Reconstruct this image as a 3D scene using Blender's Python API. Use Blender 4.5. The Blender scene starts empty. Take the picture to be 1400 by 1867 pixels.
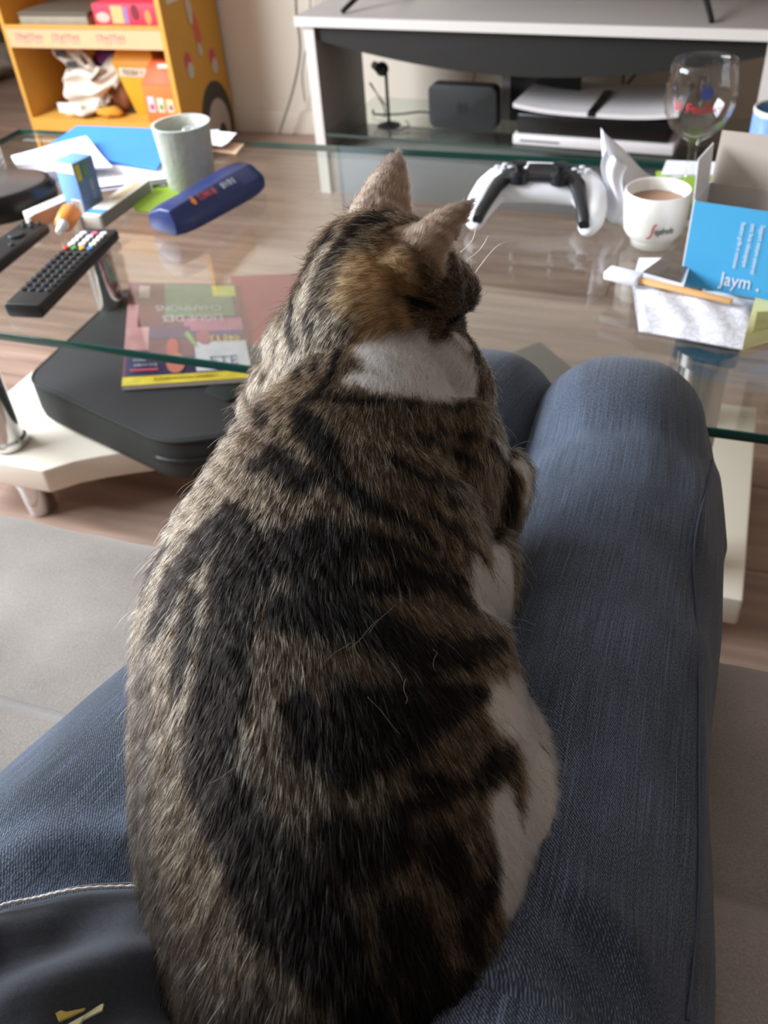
import bpy, bmesh, math, random
import numpy as np
from math import sin, cos, pi, radians, sqrt, hypot, atan2
from mathutils import Vector, Matrix
from mathutils.bvhtree import BVHTree
from mathutils import noise as mnoise

random.seed(7)
rng = np.random.default_rng(7)
scene = bpy.context.scene
col = scene.collection

# ------------------------------------------------------------------ camera
FPX = 1650.0
PITCH, ROLL, YAW = radians(40.3), radians(-5.0), radians(22.6)
CAM = np.array([0.0, 0.0, 0.92])
_h = np.array([-sin(YAW), cos(YAW), 0]); _r0 = np.array([cos(YAW), sin(YAW), 0]); _z = np.array([0, 0, 1.0])
FW = _h * cos(PITCH) - _z * sin(PITCH)
_up = _h * sin(PITCH) + _z * cos(PITCH)
RT = _r0 * cos(ROLL) + _up * sin(ROLL)
UP = -_r0 * sin(ROLL) + _up * cos(ROLL)

def ray(px, py):
    return RT * (px - 700) / FPX + UP * (933.5 - py) / FPX + FW

def Z(px, py, z):            # surveyed point of the photograph on a level plane
    d = ray(px, py); return CAM + d * ((z - CAM[2]) / d[2])

def YP(px, py, Y):           # surveyed point on an upright plane
    d = ray(px, py); return CAM + d * (Y / d[1])

def D(px, py, t):            # surveyed point at a known distance
    return CAM + ray(px, py) * t

cam_d = bpy.data.cameras.new('camera')
cam = bpy.data.objects.new('camera', cam_d)
col.objects.link(cam)
cam_d.sensor_fit = 'HORIZONTAL'; cam_d.sensor_width = 36.0
cam_d.lens = 36.0 * FPX / 1400.0
cam_d.clip_start = 0.02
cam.matrix_world = Matrix(((RT[0], UP[0], -FW[0], CAM[0]), (RT[1], UP[1], -FW[1], CAM[1]), (RT[2], UP[2], -FW[2], CAM[2]), (0, 0, 0, 1)))
cam_d.dof.use_dof = True
cam_d.dof.focus_distance = 0.42
cam_d.dof.aperture_fstop = (cam_d.lens / 1000.0) / 0.0023
scene.camera = cam

# ------------------------------------------------------------------ light
world = bpy.data.worlds.new('world'); scene.world = world
world.use_nodes = True
bg = world.node_tree.nodes['Background']
bg.inputs[0].default_value = (1.0, 0.94, 0.90, 1)
bg.inputs[1].default_value = 0.40

def area(name, loc, target, sx, sy, power, color):
    l = bpy.data.lights.new(name, 'AREA'); l.shape = 'RECTANGLE'; l.size = sx; l.size_y = sy
    l.energy = power; l.color = color
    o = bpy.data.objects.new(name, l); col.objects.link(o); o.location = loc
    o.rotation_euler = (Vector(target) - Vector(loc)).to_track_quat('-Z', 'Y').to_euler()
    return o

area('window_daylight', (-2.62, 0.45, 1.58), (-0.3, 0.6, 0.55), 1.9, 1.3, 205, (0.84, 0.92, 1.0))
scene.cycles.max_bounces = 8; scene.cycles.transmission_bounces = 6
scene.view_settings.view_transform = 'Standard'
scene.view_settings.look = 'None'
scene.view_settings.gamma = 1.0
scene.view_settings.use_curve_mapping = False
scene.view_settings.exposure = 0.15

# ------------------------------------------------------------------ materials
MATS = {}
def mat(name, color, rough=0.5, metal=0.0, var=0.06, scale=40.0, bump=0.0, bscale=200.0, spec=0.5, sheen=0.0, coat=0.0, trans=0.0, ior=1.45):
    if name in MATS: return MATS[name]
    m = bpy.data.materials.new(name); m.use_nodes = True
    nt = m.node_tree; N = nt.nodes; L = nt.links
    b = N['Principled BSDF']
    b.inputs['Roughness'].default_value = rough
    b.inputs['Metallic'].default_value = metal
    b.inputs['Specular IOR Level'].default_value = spec
    b.inputs['Sheen Weight'].default_value = sheen
    b.inputs['Coat Weight'].default_value = coat
    b.inputs['Transmission Weight'].default_value = trans
    b.inputs['IOR'].default_value = ior
    tc = N.new('ShaderNodeTexCoord')
    nz = N.new('ShaderNodeTexNoise'); nz.inputs['Scale'].default_value = scale; nz.inputs['Detail'].default_value = 4
    L.new(tc.outputs['Object'], nz.inputs['Vector'])
    mx = N.new('ShaderNodeMix'); mx.data_type = 'RGBA'
    c = np.array(color[:3])
    mx.inputs[6].default_value = (*np.clip(c * (1 - var), 0, 1), 1)
    mx.inputs[7].default_value = (*np.clip(c * (1 + var), 0, 1), 1)
    L.new(nz.outputs['Fac'], mx.inputs[0])
    L.new(mx.outputs[2], b.inputs['Base Color'])
    if bump > 0:
        n2 = N.new('ShaderNodeTexNoise'); n2.inputs['Scale'].default_value = bscale; n2.inputs['Detail'].default_value = 3
        L.new(tc.outputs['Object'], n2.inputs['Vector'])
        bp = N.new('ShaderNodeBump'); bp.inputs['Strength'].default_value = bump; bp.inputs['Distance'].default_value = 0.001
        L.new(n2.outputs['Fac'], bp.inputs['Height']); L.new(bp.outputs['Normal'], b.inputs['Normal'])
    MATS[name] = m
    return m

def srgb(r, g, b):
    f = lambda c: ((c / 255 + 0.055) / 1.055) ** 2.4 if c > 10 else c / 255 / 12.92
    return (f(r), f(g), f(b))

def glass_pane(name, tint, refl=1.5, rough=0.01):
    m = bpy.data.materials.new(name); m.use_nodes = True
    nt = m.node_tree; N = nt.nodes; L = nt.links; N.remove(N['Principled BSDF'])
    out = N['Material Output']
    tr = N.new('ShaderNodeBsdfTransparent'); tr.inputs[0].default_value = (*tint, 1)
    gl = N.new('ShaderNodeBsdfGlossy'); gl.inputs['Roughness'].default_value = rough
    fr = N.new('ShaderNodeFresnel')
    ge = N.new('ShaderNodeNewGeometry'); mi = N.new('ShaderNodeMix')      # same reflectance from above and from below
    mi.inputs[2].default_value = refl; mi.inputs[3].default_value = 1 / refl
    L.new(ge.outputs['Backfacing'], mi.inputs[0]); L.new(mi.outputs[0], fr.inputs[0])
    mx = N.new('ShaderNodeMixShader')
    L.new(fr.outputs[0], mx.inputs[0]); L.new(tr.outputs[0], mx.inputs[1]); L.new(gl.outputs[0], mx.inputs[2])
    L.new(mx.outputs[0], out.inputs[0])
    return m

# ------------------------------------------------------------------ geometry helpers
def box(cx, cy, cz, sx, sy, sz, rz=0.0):
    v = []
    for z in (-.5, .5):
        for x, y in ((-.5, -.5), (.5, -.5), (.5, .5), (-.5, .5)):
            X, Y = x * sx, y * sy
            v.append((cx + X * cos(rz) - Y * sin(rz), cy + X * sin(rz) + Y * cos(rz), cz + z * sz))
    return v, [(3, 2, 1, 0), (4, 5, 6, 7), (0, 1, 5, 4), (1, 2, 6, 5), (2, 3, 7, 6), (3, 0, 4, 7)]

def prism(poly, z0, z1):
    n = len(poly)
    a = sum(poly[i][0] * poly[(i + 1) % n][1] - poly[(i + 1) % n][0] * poly[i][1] for i in range(n))
    if a < 0: poly = poly[::-1]
    v = [(x, y, z0) for x, y in poly] + [(x, y, z1) for x, y in poly]
    f = [tuple(range(n))[::-1], tuple(range(n, 2 * n))] + [(i, (i + 1) % n, n + (i + 1) % n, n + i) for i in range(n)]
    return v, f

def lathe(prof, c=(0, 0, 0), n=40, close=False):
    v = []; f = []
    m = len(prof)
    for r, z in prof:
        for k in range(n):
            a = 2 * pi * k / n
            v.append((c[0] + r * cos(a), c[1] + r * sin(a), c[2] + z))
    for i in range(m - 1 + (1 if close else 0)):
        j = (i + 1) % m
        for k in range(n):
            k2 = (k + 1) % n
            f.append((i * n + k, i * n + k2, j * n + k2, j * n + k))
    if not close:
        f.append(tuple(range(n))[::-1]); f.append(tuple((m - 1) * n + k for k in range(n)))
    return v, f

def tube(path, rad, n=8, caps=True):
    P = [Vector(p) for p in path]; v = []; f = []
    if not hasattr(rad, '__len__'): rad = [rad] * len(P)
    prev = None
    for i, p in enumerate(P):
        t = (P[min(i + 1, len(P) - 1)] - P[max(i - 1, 0)]).normalized()
        if prev is None:
            a = Vector((0, 0, 1)) if abs(t.z) < .9 else Vector((1, 0, 0))
            x = t.cross(a).normalized()
        else:
            x = (prev - t * prev.dot(t)).normalized()
        prev = x; y = t.cross(x)
        for k in range(n):
            a = 2 * pi * k / n
            v.append(tuple(p + (x * cos(a) + y * sin(a)) * rad[i]))
    for i in range(len(P) - 1):
        for k in range(n):
            k2 = (k + 1) % n
            f.append((i * n + k, i * n + k2, (i + 1) * n + k2, (i + 1) * n + k))
    if caps:
        f.append(tuple(range(n))[::-1]); f.append(tuple((len(P) - 1) * n + k for k in range(n)))
    return v, f

def loft(rings, caps=True):
    n = len(rings[0]); v = [tuple(p) for r in rings for p in r]; f = []
    for i in range(len(rings) - 1):
        for k in range(n):
            k2 = (k + 1) % n
            f.append((i * n + k, i * n + k2, (i + 1) * n + k2, (i + 1) * n + k))
    if caps:
        f.append(tuple(range(n))[::-1]); f.append(tuple((len(rings) - 1) * n + k for k in range(n)))
    return v, f

def grid(fn, nu, nv):
    v = [tuple(fn(i / (nu - 1), j / (nv - 1))) for j in range(nv) for i in range(nu)]
    f = [(j * nu + i, j * nu + i + 1, (j + 1) * nu + i + 1, (j + 1) * nu + i) for j in range(nv - 1) for i in range(nu - 1)]
    return v, f

def ellipsoid(c, ax, n=20, m=12):
    # ax: three axis vectors with length
    c = np.array(c); A = [np.array(a) for a in ax]; v = []; f = []
    for i in range(1, m):
        th = pi * i / m
        for k in range(n):
            a = 2 * pi * k / n
            v.append(tuple(c + A[0] * sin(th) * cos(a) + A[1] * sin(th) * sin(a) + A[2] * cos(th)))
    top = len(v); v.append(tuple(c + A[2])); v.append(tuple(c - A[2]))
    for i in range(m - 2):
        for k in range(n):
            k2 = (k + 1) % n
            f.append((i * n + k, (i + 1) * n + k, (i + 1) * n + k2, i * n + k2))
    for k in range(n):
        k2 = (k + 1) % n
        f.append((top, k, k2)); f.append((top + 1, (m - 2) * n + k2, (m - 2) * n + k))
    return v, f

def merge(*gs):
    v = []; f = []
    for a, b in gs:
        o = len(v); v += list(a); f += [tuple(i + o for i in q) for q in b]
    return v, f

def xf(g, loc=(0, 0, 0), rz=0.0, rx=0.0, ry=0.0):
    M = Matrix.Translation(loc) @ Matrix.Rotation(rz, 4, 'Z') @ Matrix.Rotation(ry, 4, 'Y') @ Matrix.Rotation(rx, 4, 'X')
    return [tuple(M @ Vector(p)) for p in g[0]], g[1]

def mp(g, fn):
    return [tuple(fn(*p)) for p in g[0]], g[1]

def thing(name, loc, label, cat, group=None):
    o = bpy.data.objects.new(name, None); col.objects.link(o)
    o.location = tuple(loc); o.empty_display_size = 0.03
    o['label'] = label; o['category'] = cat
    if group: o['group'] = group
    return o

def tag(o, label, cat, group=None):
    o['label'] = label; o['category'] = cat
    if group: o['group'] = group
    return o

def wloc(o):
    p = Vector(o.location)
    while o.parent: o = o.parent; p += Vector(o.location)
    return p

def add(name, g, material, parent=None, smooth=False, bevel=0.0, segs=2, label=None, kind=None, origin=None):
    v, f = g
    base = wloc(parent) if parent else Vector((0, 0, 0))
    if origin is None and parent is None:
        a = np.array(v); origin = (a[:, 0].mean(), a[:, 1].mean(), a[:, 2].min())
    off = Vector(origin) if origin is not None else base
    me = bpy.data.meshes.new(name)
    me.from_pydata([tuple(Vector(p) - off) for p in v], [], f)
    if bevel > 0:
        bm = bmesh.new(); bm.from_mesh(me)
        es = [e for e in bm.edges if len(e.link_faces) == 2 and e.calc_face_angle(0) > 0.5]
        bmesh.ops.bevel(bm, geom=es, offset=bevel, segments=segs, affect='EDGES', profile=0.5, clamp_overlap=True)
        bm.to_mesh(me); bm.free()
    me.update()
    if smooth or bevel > 0:
        for p in me.polygons: p.use_smooth = True
        if bevel > 0 or smooth == 'auto':
            me.set_sharp_from_angle(angle=radians(40))
    if material: me.materials.append(material)
    o = bpy.data.objects.new(name, me); col.objects.link(o)
    o.location = off - base if parent else off
    if parent: o.parent = parent
    if label: o['label'] = label
    if kind: o['kind'] = kind
    return o

def recalc(o):
    bm = bmesh.new(); bm.from_mesh(o.data); bmesh.ops.recalc_face_normals(bm, faces=bm.faces); bm.to_mesh(o.data); bm.free(); return o

def text_geo(s, size=1.0, depth=0.0, align='CENTER', spacing=1.0, shear=0.0):
    c = bpy.data.curves.new('text', 'FONT'); c.body = s; c.size = size; c.align_x = align; c.align_y = 'CENTER'
    c.extrude = depth; c.resolution_u = 3; c.space_character = spacing; c.shear = shear
    o = bpy.data.objects.new('text', c); col.objects.link(o)
    dg = bpy.context.evaluated_depsgraph_get(); dg.update()
    me = o.evaluated_get(dg).to_mesh()
    v = [tuple(p.co) for p in me.vertices]; f = [tuple(p.vertices) for p in me.polygons]
    o.evaluated_get(dg).to_mesh_clear()
    bpy.data.objects.remove(o); bpy.data.curves.remove(c)
    return v, f

def mark_geo(n, size, depth=0.0002, seed=1):
    # a worn word too blurred to read: a row of letter-sized strokes
    r = random.Random(seed); gs = []; x = 0.0
    for k in range(n):
        h = size * r.uniform(.62, .78); w = size * r.uniform(.09, .14)
        gs.append(box(x, 0, depth / 2, w, h, depth))
        if r.random() < .7: gs.append(box(x + size * .22, 0, depth / 2, w, h * r.uniform(.5, 1), depth))
        gs.append(box(x + size * .11, h * r.choice((-.42, 0, .42)), depth / 2, size * .24, w * .9, depth))
        x += size * r.uniform(.46, .58)
    v, f = merge(*gs)
    return [(p[0] - (x - size * .3) / 2, p[1], p[2]) for p in v], f

def frame_map(o, ex, ey, lift=0.0):
    o, ex, ey = Vector(o), Vector(ex), Vector(ey); n = ex.cross(ey).normalized()
    return lambda x, y, z: o + ex * x + ey * y + n * (z + lift)

def quad_on(fm, x0, y0, x1, y1, lift=0.0003, th=0.0004):
    v, f = box((x0 + x1) / 2, (y0 + y1) / 2, lift, abs(x1 - x0), abs(y1 - y0), th)
    return [tuple(fm(*p)) for p in v], f

def disc_on(fm, cx, cy, rx, ry, lift=0.0003, th=0.0004, n=24, a0=0.0, a1=2 * pi):
    poly = [(cx + rx * cos(a0 + (a1 - a0) * k / n), cy + ry * sin(a0 + (a1 - a0) * k / n)) for k in range(n)]
    v, f = prism(poly, lift - th / 2, lift + th / 2)
    return [tuple(fm(*p)) for p in v], f


# ================================================================== THE SETTING
TT = 0.43                      # glass table top
WALL_Y = 2.67

def floor_mat():
    m = bpy.data.materials.new('laminate_floor'); m.use_nodes = True
    N = m.node_tree.nodes; L = m.node_tree.links; b = N['Principled BSDF']
    b.inputs['Roughness'].default_value = 0.42
    tc = N.new('ShaderNodeTexCoord'); mp_ = N.new('ShaderNodeMapping'); mp_.inputs['Scale'].default_value = (2.2, 26, 1)
    oi = N.new('ShaderNodeObjectInfo'); va = N.new('ShaderNodeVectorMath'); va.operation = 'ADD'
    L.new(tc.outputs['Object'], mp_.inputs['Vector']); L.new(mp_.outputs[0], va.inputs[0])
    sc = N.new('ShaderNodeMath'); sc.operation = 'MULTIPLY'; sc.inputs[1].default_value = 40
    L.new(oi.outputs['Random'], sc.inputs[0]); L.new(sc.outputs[0], va.inputs[1])
    nz = N.new('ShaderNodeTexNoise'); nz.inputs['Scale'].default_value = 1.5; nz.inputs['Detail'].default_value = 6
    L.new(va.outputs[0], nz.inputs['Vector'])
    rp = N.new('ShaderNodeValToRGB')
    rp.color_ramp.elements[0].position = .3; rp.color_ramp.elements[0].color = (*srgb(122, 98, 86), 1)
    rp.color_ramp.elements[1].position = .72; rp.color_ramp.elements[1].color = (*srgb(164, 136, 121), 1)
    L.new(nz.outputs['Fac'], rp.inputs[0]); L.new(rp.outputs[0], b.inputs['Base Color'])
    return m

M_floor = floor_mat()
floor = add('floor', box(-1.15, 1.28, -0.03, 5.0, 5.3, 0.04), mat('floor_joint', srgb(80, 66, 58), .8), kind='structure')
floor['label'] = 'grey brown laminate floor under the coffee table'
plank_me = None
pw, pl = 0.193, 1.285
yy = -1.3; row = 0
FAR_Y = 3.86
while yy < FAR_Y:
    xx = -3.62 + (row % 3) * -0.43
    while xx < 1.3:
        x0, x1 = max(xx, -3.6), min(xx + pl, 1.28 if yy < WALL_Y else -2.0)
        y1 = min(yy + pw, FAR_Y)
        if x1 - x0 > .02 and y1 - yy > .02:
            if abs(x1 - x0 - pl) < 1e-6 and abs(y1 - yy - pw) < 1e-6 and plank_me:
                o = bpy.data.objects.new('plank', plank_me); col.objects.link(o); o.parent = floor
                o.location = (x0 + pl / 2 - floor.location.x, yy + pw / 2 - floor.location.y, -floor.location.z - 0.01)
            else:
                o = add('plank', box((x0 + x1) / 2, (yy + y1) / 2, -0.005, x1 - x0 - .0016, y1 - yy - .0016, 0.010), M_floor, floor,
                        origin=((x0 + x1) / 2, (yy + y1) / 2, -0.01))
                if abs(x1 - x0 - pl) < 1e-6 and abs(y1 - yy - pw) < 1e-6: plank_me = o.data
        xx += pl
    yy += pw; row += 1

M_wall = mat('wall_paint', srgb(214, 202, 186), .85, var=.02, scale=6, bump=.15, bscale=400)
M_wall2 = mat('wall_taupe', srgb(150, 134, 120), .85, var=.03, scale=6)
wb = add('wall_back', box(-0.4, WALL_Y + .05, 1.25, 3.36, 0.1, 2.5), M_wall, kind='structure')
add('wall_far', box(-2.8, 3.9, 1.25, 1.7, .1, 2.5), M_wall, kind='structure')
add('wall_side', box(-2.03, 3.29, 1.25, .1, 1.12, 2.5), M_wall, kind='structure')
add('wall_corner', box(-3.6, 3.25, 1.25, .1, 1.2, 2.5), M_wall, kind='structure')
add('wall_return', box(-3.2, 2.60, 1.25, .85, .08, 2.5), M_wall, kind='structure')
add('baseboard_back', box(-0.4, WALL_Y - .006, 0.035, 3.3, 0.012, 0.07), mat('skirting', srgb(206, 192, 176), .6), kind='structure', bevel=.003)
# left wall with the window the daylight comes through
wl = []
x = -2.75
for (y0, y1, z0, z1) in ((-1.35, 2.62, 0, .88), (-1.35, 2.62, 2.32, 2.5), (-1.35, -.5, .88, 2.32), (1.4, 2.62, .88, 2.32)):
    wl.append(box(x, (y0 + y1) / 2, (z0 + z1) / 2, .1, y1 - y0, z1 - z0))
add('wall_left', merge(*wl), M_wall, kind='structure')
add('wall_right', box(1.33, .65, 1.25, .1, 3.97, 2.5), M_wall2, kind='structure')
add('wall_rear', box(-.7, -1.38, 1.25, 4.0, .1, 2.5), M_wall2, kind='structure')
add('ceiling', box(-1.15, 1.27, 2.53, 5.0, 5.4, .06), mat('ceiling_white', srgb(205, 200, 194), .9, var=.01), kind='structure')
w1 = bpy.data.objects.new('window_1', None); col.objects.link(w1); w1.location = (-2.75, .45, .88); w1['kind'] = 'structure'
M_pvc = mat('white_pvc', (.8, .8, .8), .4)
for (y0, y1, z0, z1) in ((-.5, 1.4, .88, .94), (-.5, 1.4, 2.26, 2.32), (-.5, -.44, .94, 2.26), (1.34, 1.4, .94, 2.26), (.42, .48, .94, 2.26)):
    add('window_frame', box(-2.75, (y0 + y1) / 2, (z0 + z1) / 2, .06, y1 - y0, z1 - z0), M_pvc, w1, bevel=.006)

# ================================================================== SOFA
def sofa_mat():
    m = bpy.data.materials.new('sofa_velour'); m.use_nodes = True
    N = m.node_tree.nodes; L = m.node_tree.links; b = N['Principled BSDF']
    b.inputs['Roughness'].default_value = .75; b.inputs['Sheen Weight'].default_value = .15; b.inputs['Sheen Roughness'].default_value = .45
    tc = N.new('ShaderNodeTexCoord')
    n1 = N.new('ShaderNodeTexNoise'); n1.inputs['Scale'].default_value = 7; n1.inputs['Detail'].default_value = 6
    n2 = N.new('ShaderNodeTexNoise'); n2.inputs['Scale'].default_value = 700; n2.inputs['Detail'].default_value = 2
    L.new(tc.outputs['Object'], n1.inputs['Vector']); L.new(tc.outputs['Object'], n2.inputs['Vector'])
    ma = N.new('ShaderNodeMath'); ma.operation = 'MULTIPLY_ADD'; ma.inputs[1].default_value = .45
    L.new(n2.outputs['Fac'], ma.inputs[0]); L.new(n1.outputs['Fac'], ma.inputs[2])
    rp = N.new('ShaderNodeValToRGB')
    rp.color_ramp.elements[0].position = .45; rp.color_ramp.elements[0].color = (*srgb(106, 97, 90), 1)
    rp.color_ramp.elements[1].position = 1.0; rp.color_ramp.elements[1].color = (*srgb(154, 145, 138), 1)
    L.new(ma.outputs[0], rp.inputs[0]); L.new(rp.outputs[0], b.inputs['Base Color'])
    bp = N.new('ShaderNodeBump'); bp.inputs['Strength'].default_value = .35; bp.inputs['Distance'].default_value = .0006
    L.new(n2.outputs['Fac'], bp.inputs['Height']); L.new(bp.outputs[0], b.inputs['Normal'])
    return m
M_sofa = sofa_mat()
SX0, SX1 = -0.94, 0.75
sofa = thing('sofa', (-.1, .1, 0), 'light taupe velour sofa seat under the person in jeans', 'sofa')
def sofa_sec(x):
    # section from under the front, over the rounded edge, back to the seam
    w = .0022 * sin(x * 31) + .0015 * sin(x * 83 + 1)
    pts = [(.385, .05), (.405, .06), (.418, .12), (.426, .22)]
    pts += [(.404 + .046 * cos(a) + w * .4, .384 + .050 * sin(a)) for a in np.linspace(-.25, pi / 2, 12)]
    pts += [(.37, .4365), (.33, .4385 + w * .6), (.29, .439), (.25, .4385), (.2255, .4375), (.2205, .4325)]
    return pts
xs = np.linspace(SX0, SX1, 90)
rows = [[(x, y, z) for (y, z) in sofa_sec(x)] for x in xs]
def strip(rows, flip=False):
    n = len(rows[0]); v = [p for r in rows for p in r]
    f = [(i * n + k, i * n + k + 1, (i + 1) * n + k + 1, (i + 1) * n + k) for i in range(len(rows) - 1) for k in range(n - 1)]
    if flip: f = [q[::-1] for q in f]
    return v, f
o = add('seat_front', strip(rows, True), M_sofa, sofa, smooth=True)
md = o.modifiers.new('solid', 'SOLIDIFY'); md.thickness = .012; md.offset = -1
def sofa_back_sec(x):
    w = .002 * sin(x * 23 + 2)
    return [(.2205, .4325), (.2155, .4375), (.19, .4388), (.12, .440 + w), (.0, .44), (-.2, .44 + w), (-.42, .44)]
rows = [[(x, y, z) for (y, z) in sofa_back_sec(x)] for x in xs]
o = add('seat_cushion', strip(rows, True), M_sofa, sofa, smooth=True)
md = o.modifiers.new('solid', 'SOLIDIFY'); md.thickness = .05; md.offset = -1
st = []
for k in range(200):
    x = SX0 + .01 + k * (SX1 - SX0 - .02) / 200
    st.append(tube([(x, .2205, .4352), (x + .003, .2208, .4360), (x + .006, .2205, .4352)], .0009, 5))
add('stitching', merge(*st), mat('sofa_thread', srgb(58, 50, 44), .8), sofa, kind='stuff')
add('backrest', merge(box(-.1, -.52, .62, 1.68, .18, .62)), M_sofa, sofa, bevel=.06, segs=4)
add('shading_armrest', merge(box(-.87, -.16, .36, .20, .86, .56)), M_sofa, sofa, bevel=.05, segs=4)  # out of view, added so its shadow dims the near seat
add('sofa_base', box(-.1, -.02, .215, 1.68, .78, .33), mat('sofa_base_cloth', srgb(120, 108, 98), .9, bump=.3, bscale=600), sofa, bevel=.02)
for sx in (-.86, .66):
    for sy in (-.33, .3):
        add('foot', lathe([(.018, 0), (.022, .05)], (sx, sy, 0), 16), mat('sofa_foot', (.03, .03, .03), .4), sofa, smooth='auto')

# ================================================================== COFFEE TABLE
TX0, TX1, TY0, TY1 = -1.22, .22, .722, 1.372
table = thing('coffee_table', (-.5, 1.05, 0), 'glass topped coffee table on chrome legs with cream base', 'coffee table')
M_glass = glass_pane('table_glass', (.93, .96, .945), 1.6)
M_edge = mat('glass_edge', (.004, .055, .045), .08, var=.3, scale=8, coat=.5)
M_chrome = mat('chrome', (.62, .63, .63), .12, 1.0, var=.02)
M_cream = mat('cream_board', srgb(222, 210, 194), .38, var=.02)
gt = .010
o = add('glass_top', ([(TX0, TY0, TT), (TX1, TY0, TT), (TX1, TY1, TT), (TX0, TY1, TT), (TX0, TY0, TT - gt), (TX1, TY0, TT - gt), (TX1, TY1, TT - gt), (TX0, TY1, TT - gt)],
        [(0, 1, 2, 3), (7, 6, 5, 4)]), M_glass, table)
def rimbox(x0, y0, x1, y1):
    return box((x0 + x1) / 2, (y0 + y1) / 2, TT - gt / 2, x1 - x0, y1 - y0, gt)
e = .0022
add('glass_edge', merge(rimbox(TX0 - e, TY0 - e, TX1 + e, TY0), rimbox(TX0 - e, TY1, TX1 + e, TY1 + e), rimbox(TX0 - e, TY0, TX0, TY1), rimbox(TX1, TY0, TX1 + e, TY1)), M_edge, table, bevel=.0006, label='dark green glass edge')
BX0, BX1, BY0, BY1, BZ0, BZ1 = -1.105, .105, .838, 1.262, .066, .110
poly = [(BX0, BY0), (-.905, BY0)]
for k in range(1, 25):
    a = k / 24
    poly.append((-.905 + a * .81, BY0 + .155 * sin(pi * a) ** .75))
poly += [(BX1, BY0), (BX1, BY1), (-.095, BY1)]
for k in range(1, 25):
    a = k / 24
    poly.append((-.095 - a * .81, BY1 - .155 * sin(pi * a) ** .75))
poly += [(BX0, BY1)]
add('base_board', prism(poly, BZ0, BZ1), M_cream, table, bevel=.004)
for lx in (-1.0, .012):
    for ly in (.885, 1.215):
        lg = add('leg', lathe([(.0265, 0), (.030, .004), (.030, .014), (.0255, .018), (.0255, .292), (.033, .296), (.033, TT - gt - BZ1)], (lx, ly, BZ1), 32), M_chrome, table, smooth='auto')
        add('foot', lathe([(.022, 0), (.024, .004), (.024, .05), (.026, BZ0)], (lx + .035 * (1 if lx < -.5 else -1), ly - .02 * (1 if ly < 1 else -1), 0), 24), M_chrome, table, smooth='auto')

# ================================================================== TV STAND
TVR = radians(-4.2); TVO = np.array([-1.045, 2.215, 0])
def S(x, y, z):
    return (TVO[0] + x * cos(TVR) - y * sin(TVR), TVO[1] + x * sin(TVR) + y * cos(TVR), z)
def sbox(x0, x1, y0, y1, z0, z1):
    return mp(box((x0 + x1) / 2, (y0 + y1) / 2, (z0 + z1) / 2, x1 - x0, y1 - y0, z1 - z0), S)
stand = thing('tv_stand', S(.55, .2, 0), 'grey television stand with black curved apron and glass shelf', 'tv stand')
M_grey = mat('stand_grey', srgb(140, 134, 132), .5, var=.05, scale=15)
M_lgrey = mat('stand_edge_grey', srgb(206, 200, 194), .5, var=.03)
M_blk = mat('stand_black', srgb(32, 32, 31), .45, var=.05)
W = 1.13
add('top_board', sbox(0, W, .004, .40, .408, .431), mat('stand_top_grey', srgb(150, 142, 138), .42, var=.05, scale=15), stand, bevel=.002)
add('top_edge', sbox(0, W, 0, .0035, .409, .430), M_lgrey, stand, label='pale front edge of the top')
for x0 in (.018, W - .046):
    p = add('side_panel', sbox(x0, x0 + .028, .012, .27, 0, .408), M_grey, stand, bevel=.001)
    add('panel_edge', sbox(x0, x0 + .028, .009, .0118, 0, .408), M_lgrey, p)
ap = [(.047, .407), (W - .047, .407)]
for k in range(25):
    a = 1 - k / 24
    ap.append((.047 + a * (W - .094), .376 - .062 * sin(pi * a) ** .9))
n = len(ap)
v = [S(x, .022, z) for x, z in ap] + [S(x, .04, z) for x, z in ap]
f = [tuple(range(n)), tuple(range(2 * n - 1, n - 1, -1))] + [(i + n, (i + 1) % n + n, (i + 1) % n, i) for i in range(n)]
recalc(add('apron', (v, f), M_blk, stand, label='black apron with curved lower edge'))
add('centre_panel', sbox(.485, .66, .20, .22, .158, .408), M_blk, stand, bevel=.001)
add('centre_side', sbox(.462, .4845, .20, .27, .158, .408), M_grey, stand)
M_gshelf = glass_pane('shelf_glass', (.90, .94, .92), 1.5)
gs = add('glass_shelf', sbox(.047, W - .047, .015, .33, .150, .157), M_gshelf, stand)
add('shelf_edge', sbox(.047, W - .047, .0125, .0148, .150, .157), mat('shelf_edge_dark', srgb(60, 72, 66), .3), stand)
add('base_board', sbox(.0465, W - .0465, .02, .26, .0, .105), mat('stand_base', srgb(128, 124, 122), .5, var=.06), stand, bevel=.001)

# television on top
tv = thing('television', S(.56, .17, .431), 'black television standing on splayed feet on the grey stand', 'television')
M_tvblk = mat('tv_plastic', srgb(22, 23, 23), .35)
for xb, sgn in ((.115, 1), (.965, -1)):
    add('foot', merge(tube([S(xb, .035, .436), S(xb + .035 * sgn, .12, .475), S(xb + .05 * sgn, .17, .52)], [.006, .007, .008], 8),
                      tube([S(xb + .05 * sgn, .17, .52), S(xb + .07 * sgn, .21, .475), S(xb + .085 * sgn, .27, .436)], [.008, .007, .006], 8)), M_tvblk, tv, smooth='auto')
add('screen_frame', sbox(.0, 1.12, .155, .20, .515, 1.15), M_tvblk, tv, bevel=.004)
add('screen', sbox(.012, 1.108, .1545, .156, .53, 1.14), mat('tv_screen', (.006, .006, .007), .12), tv)

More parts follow.
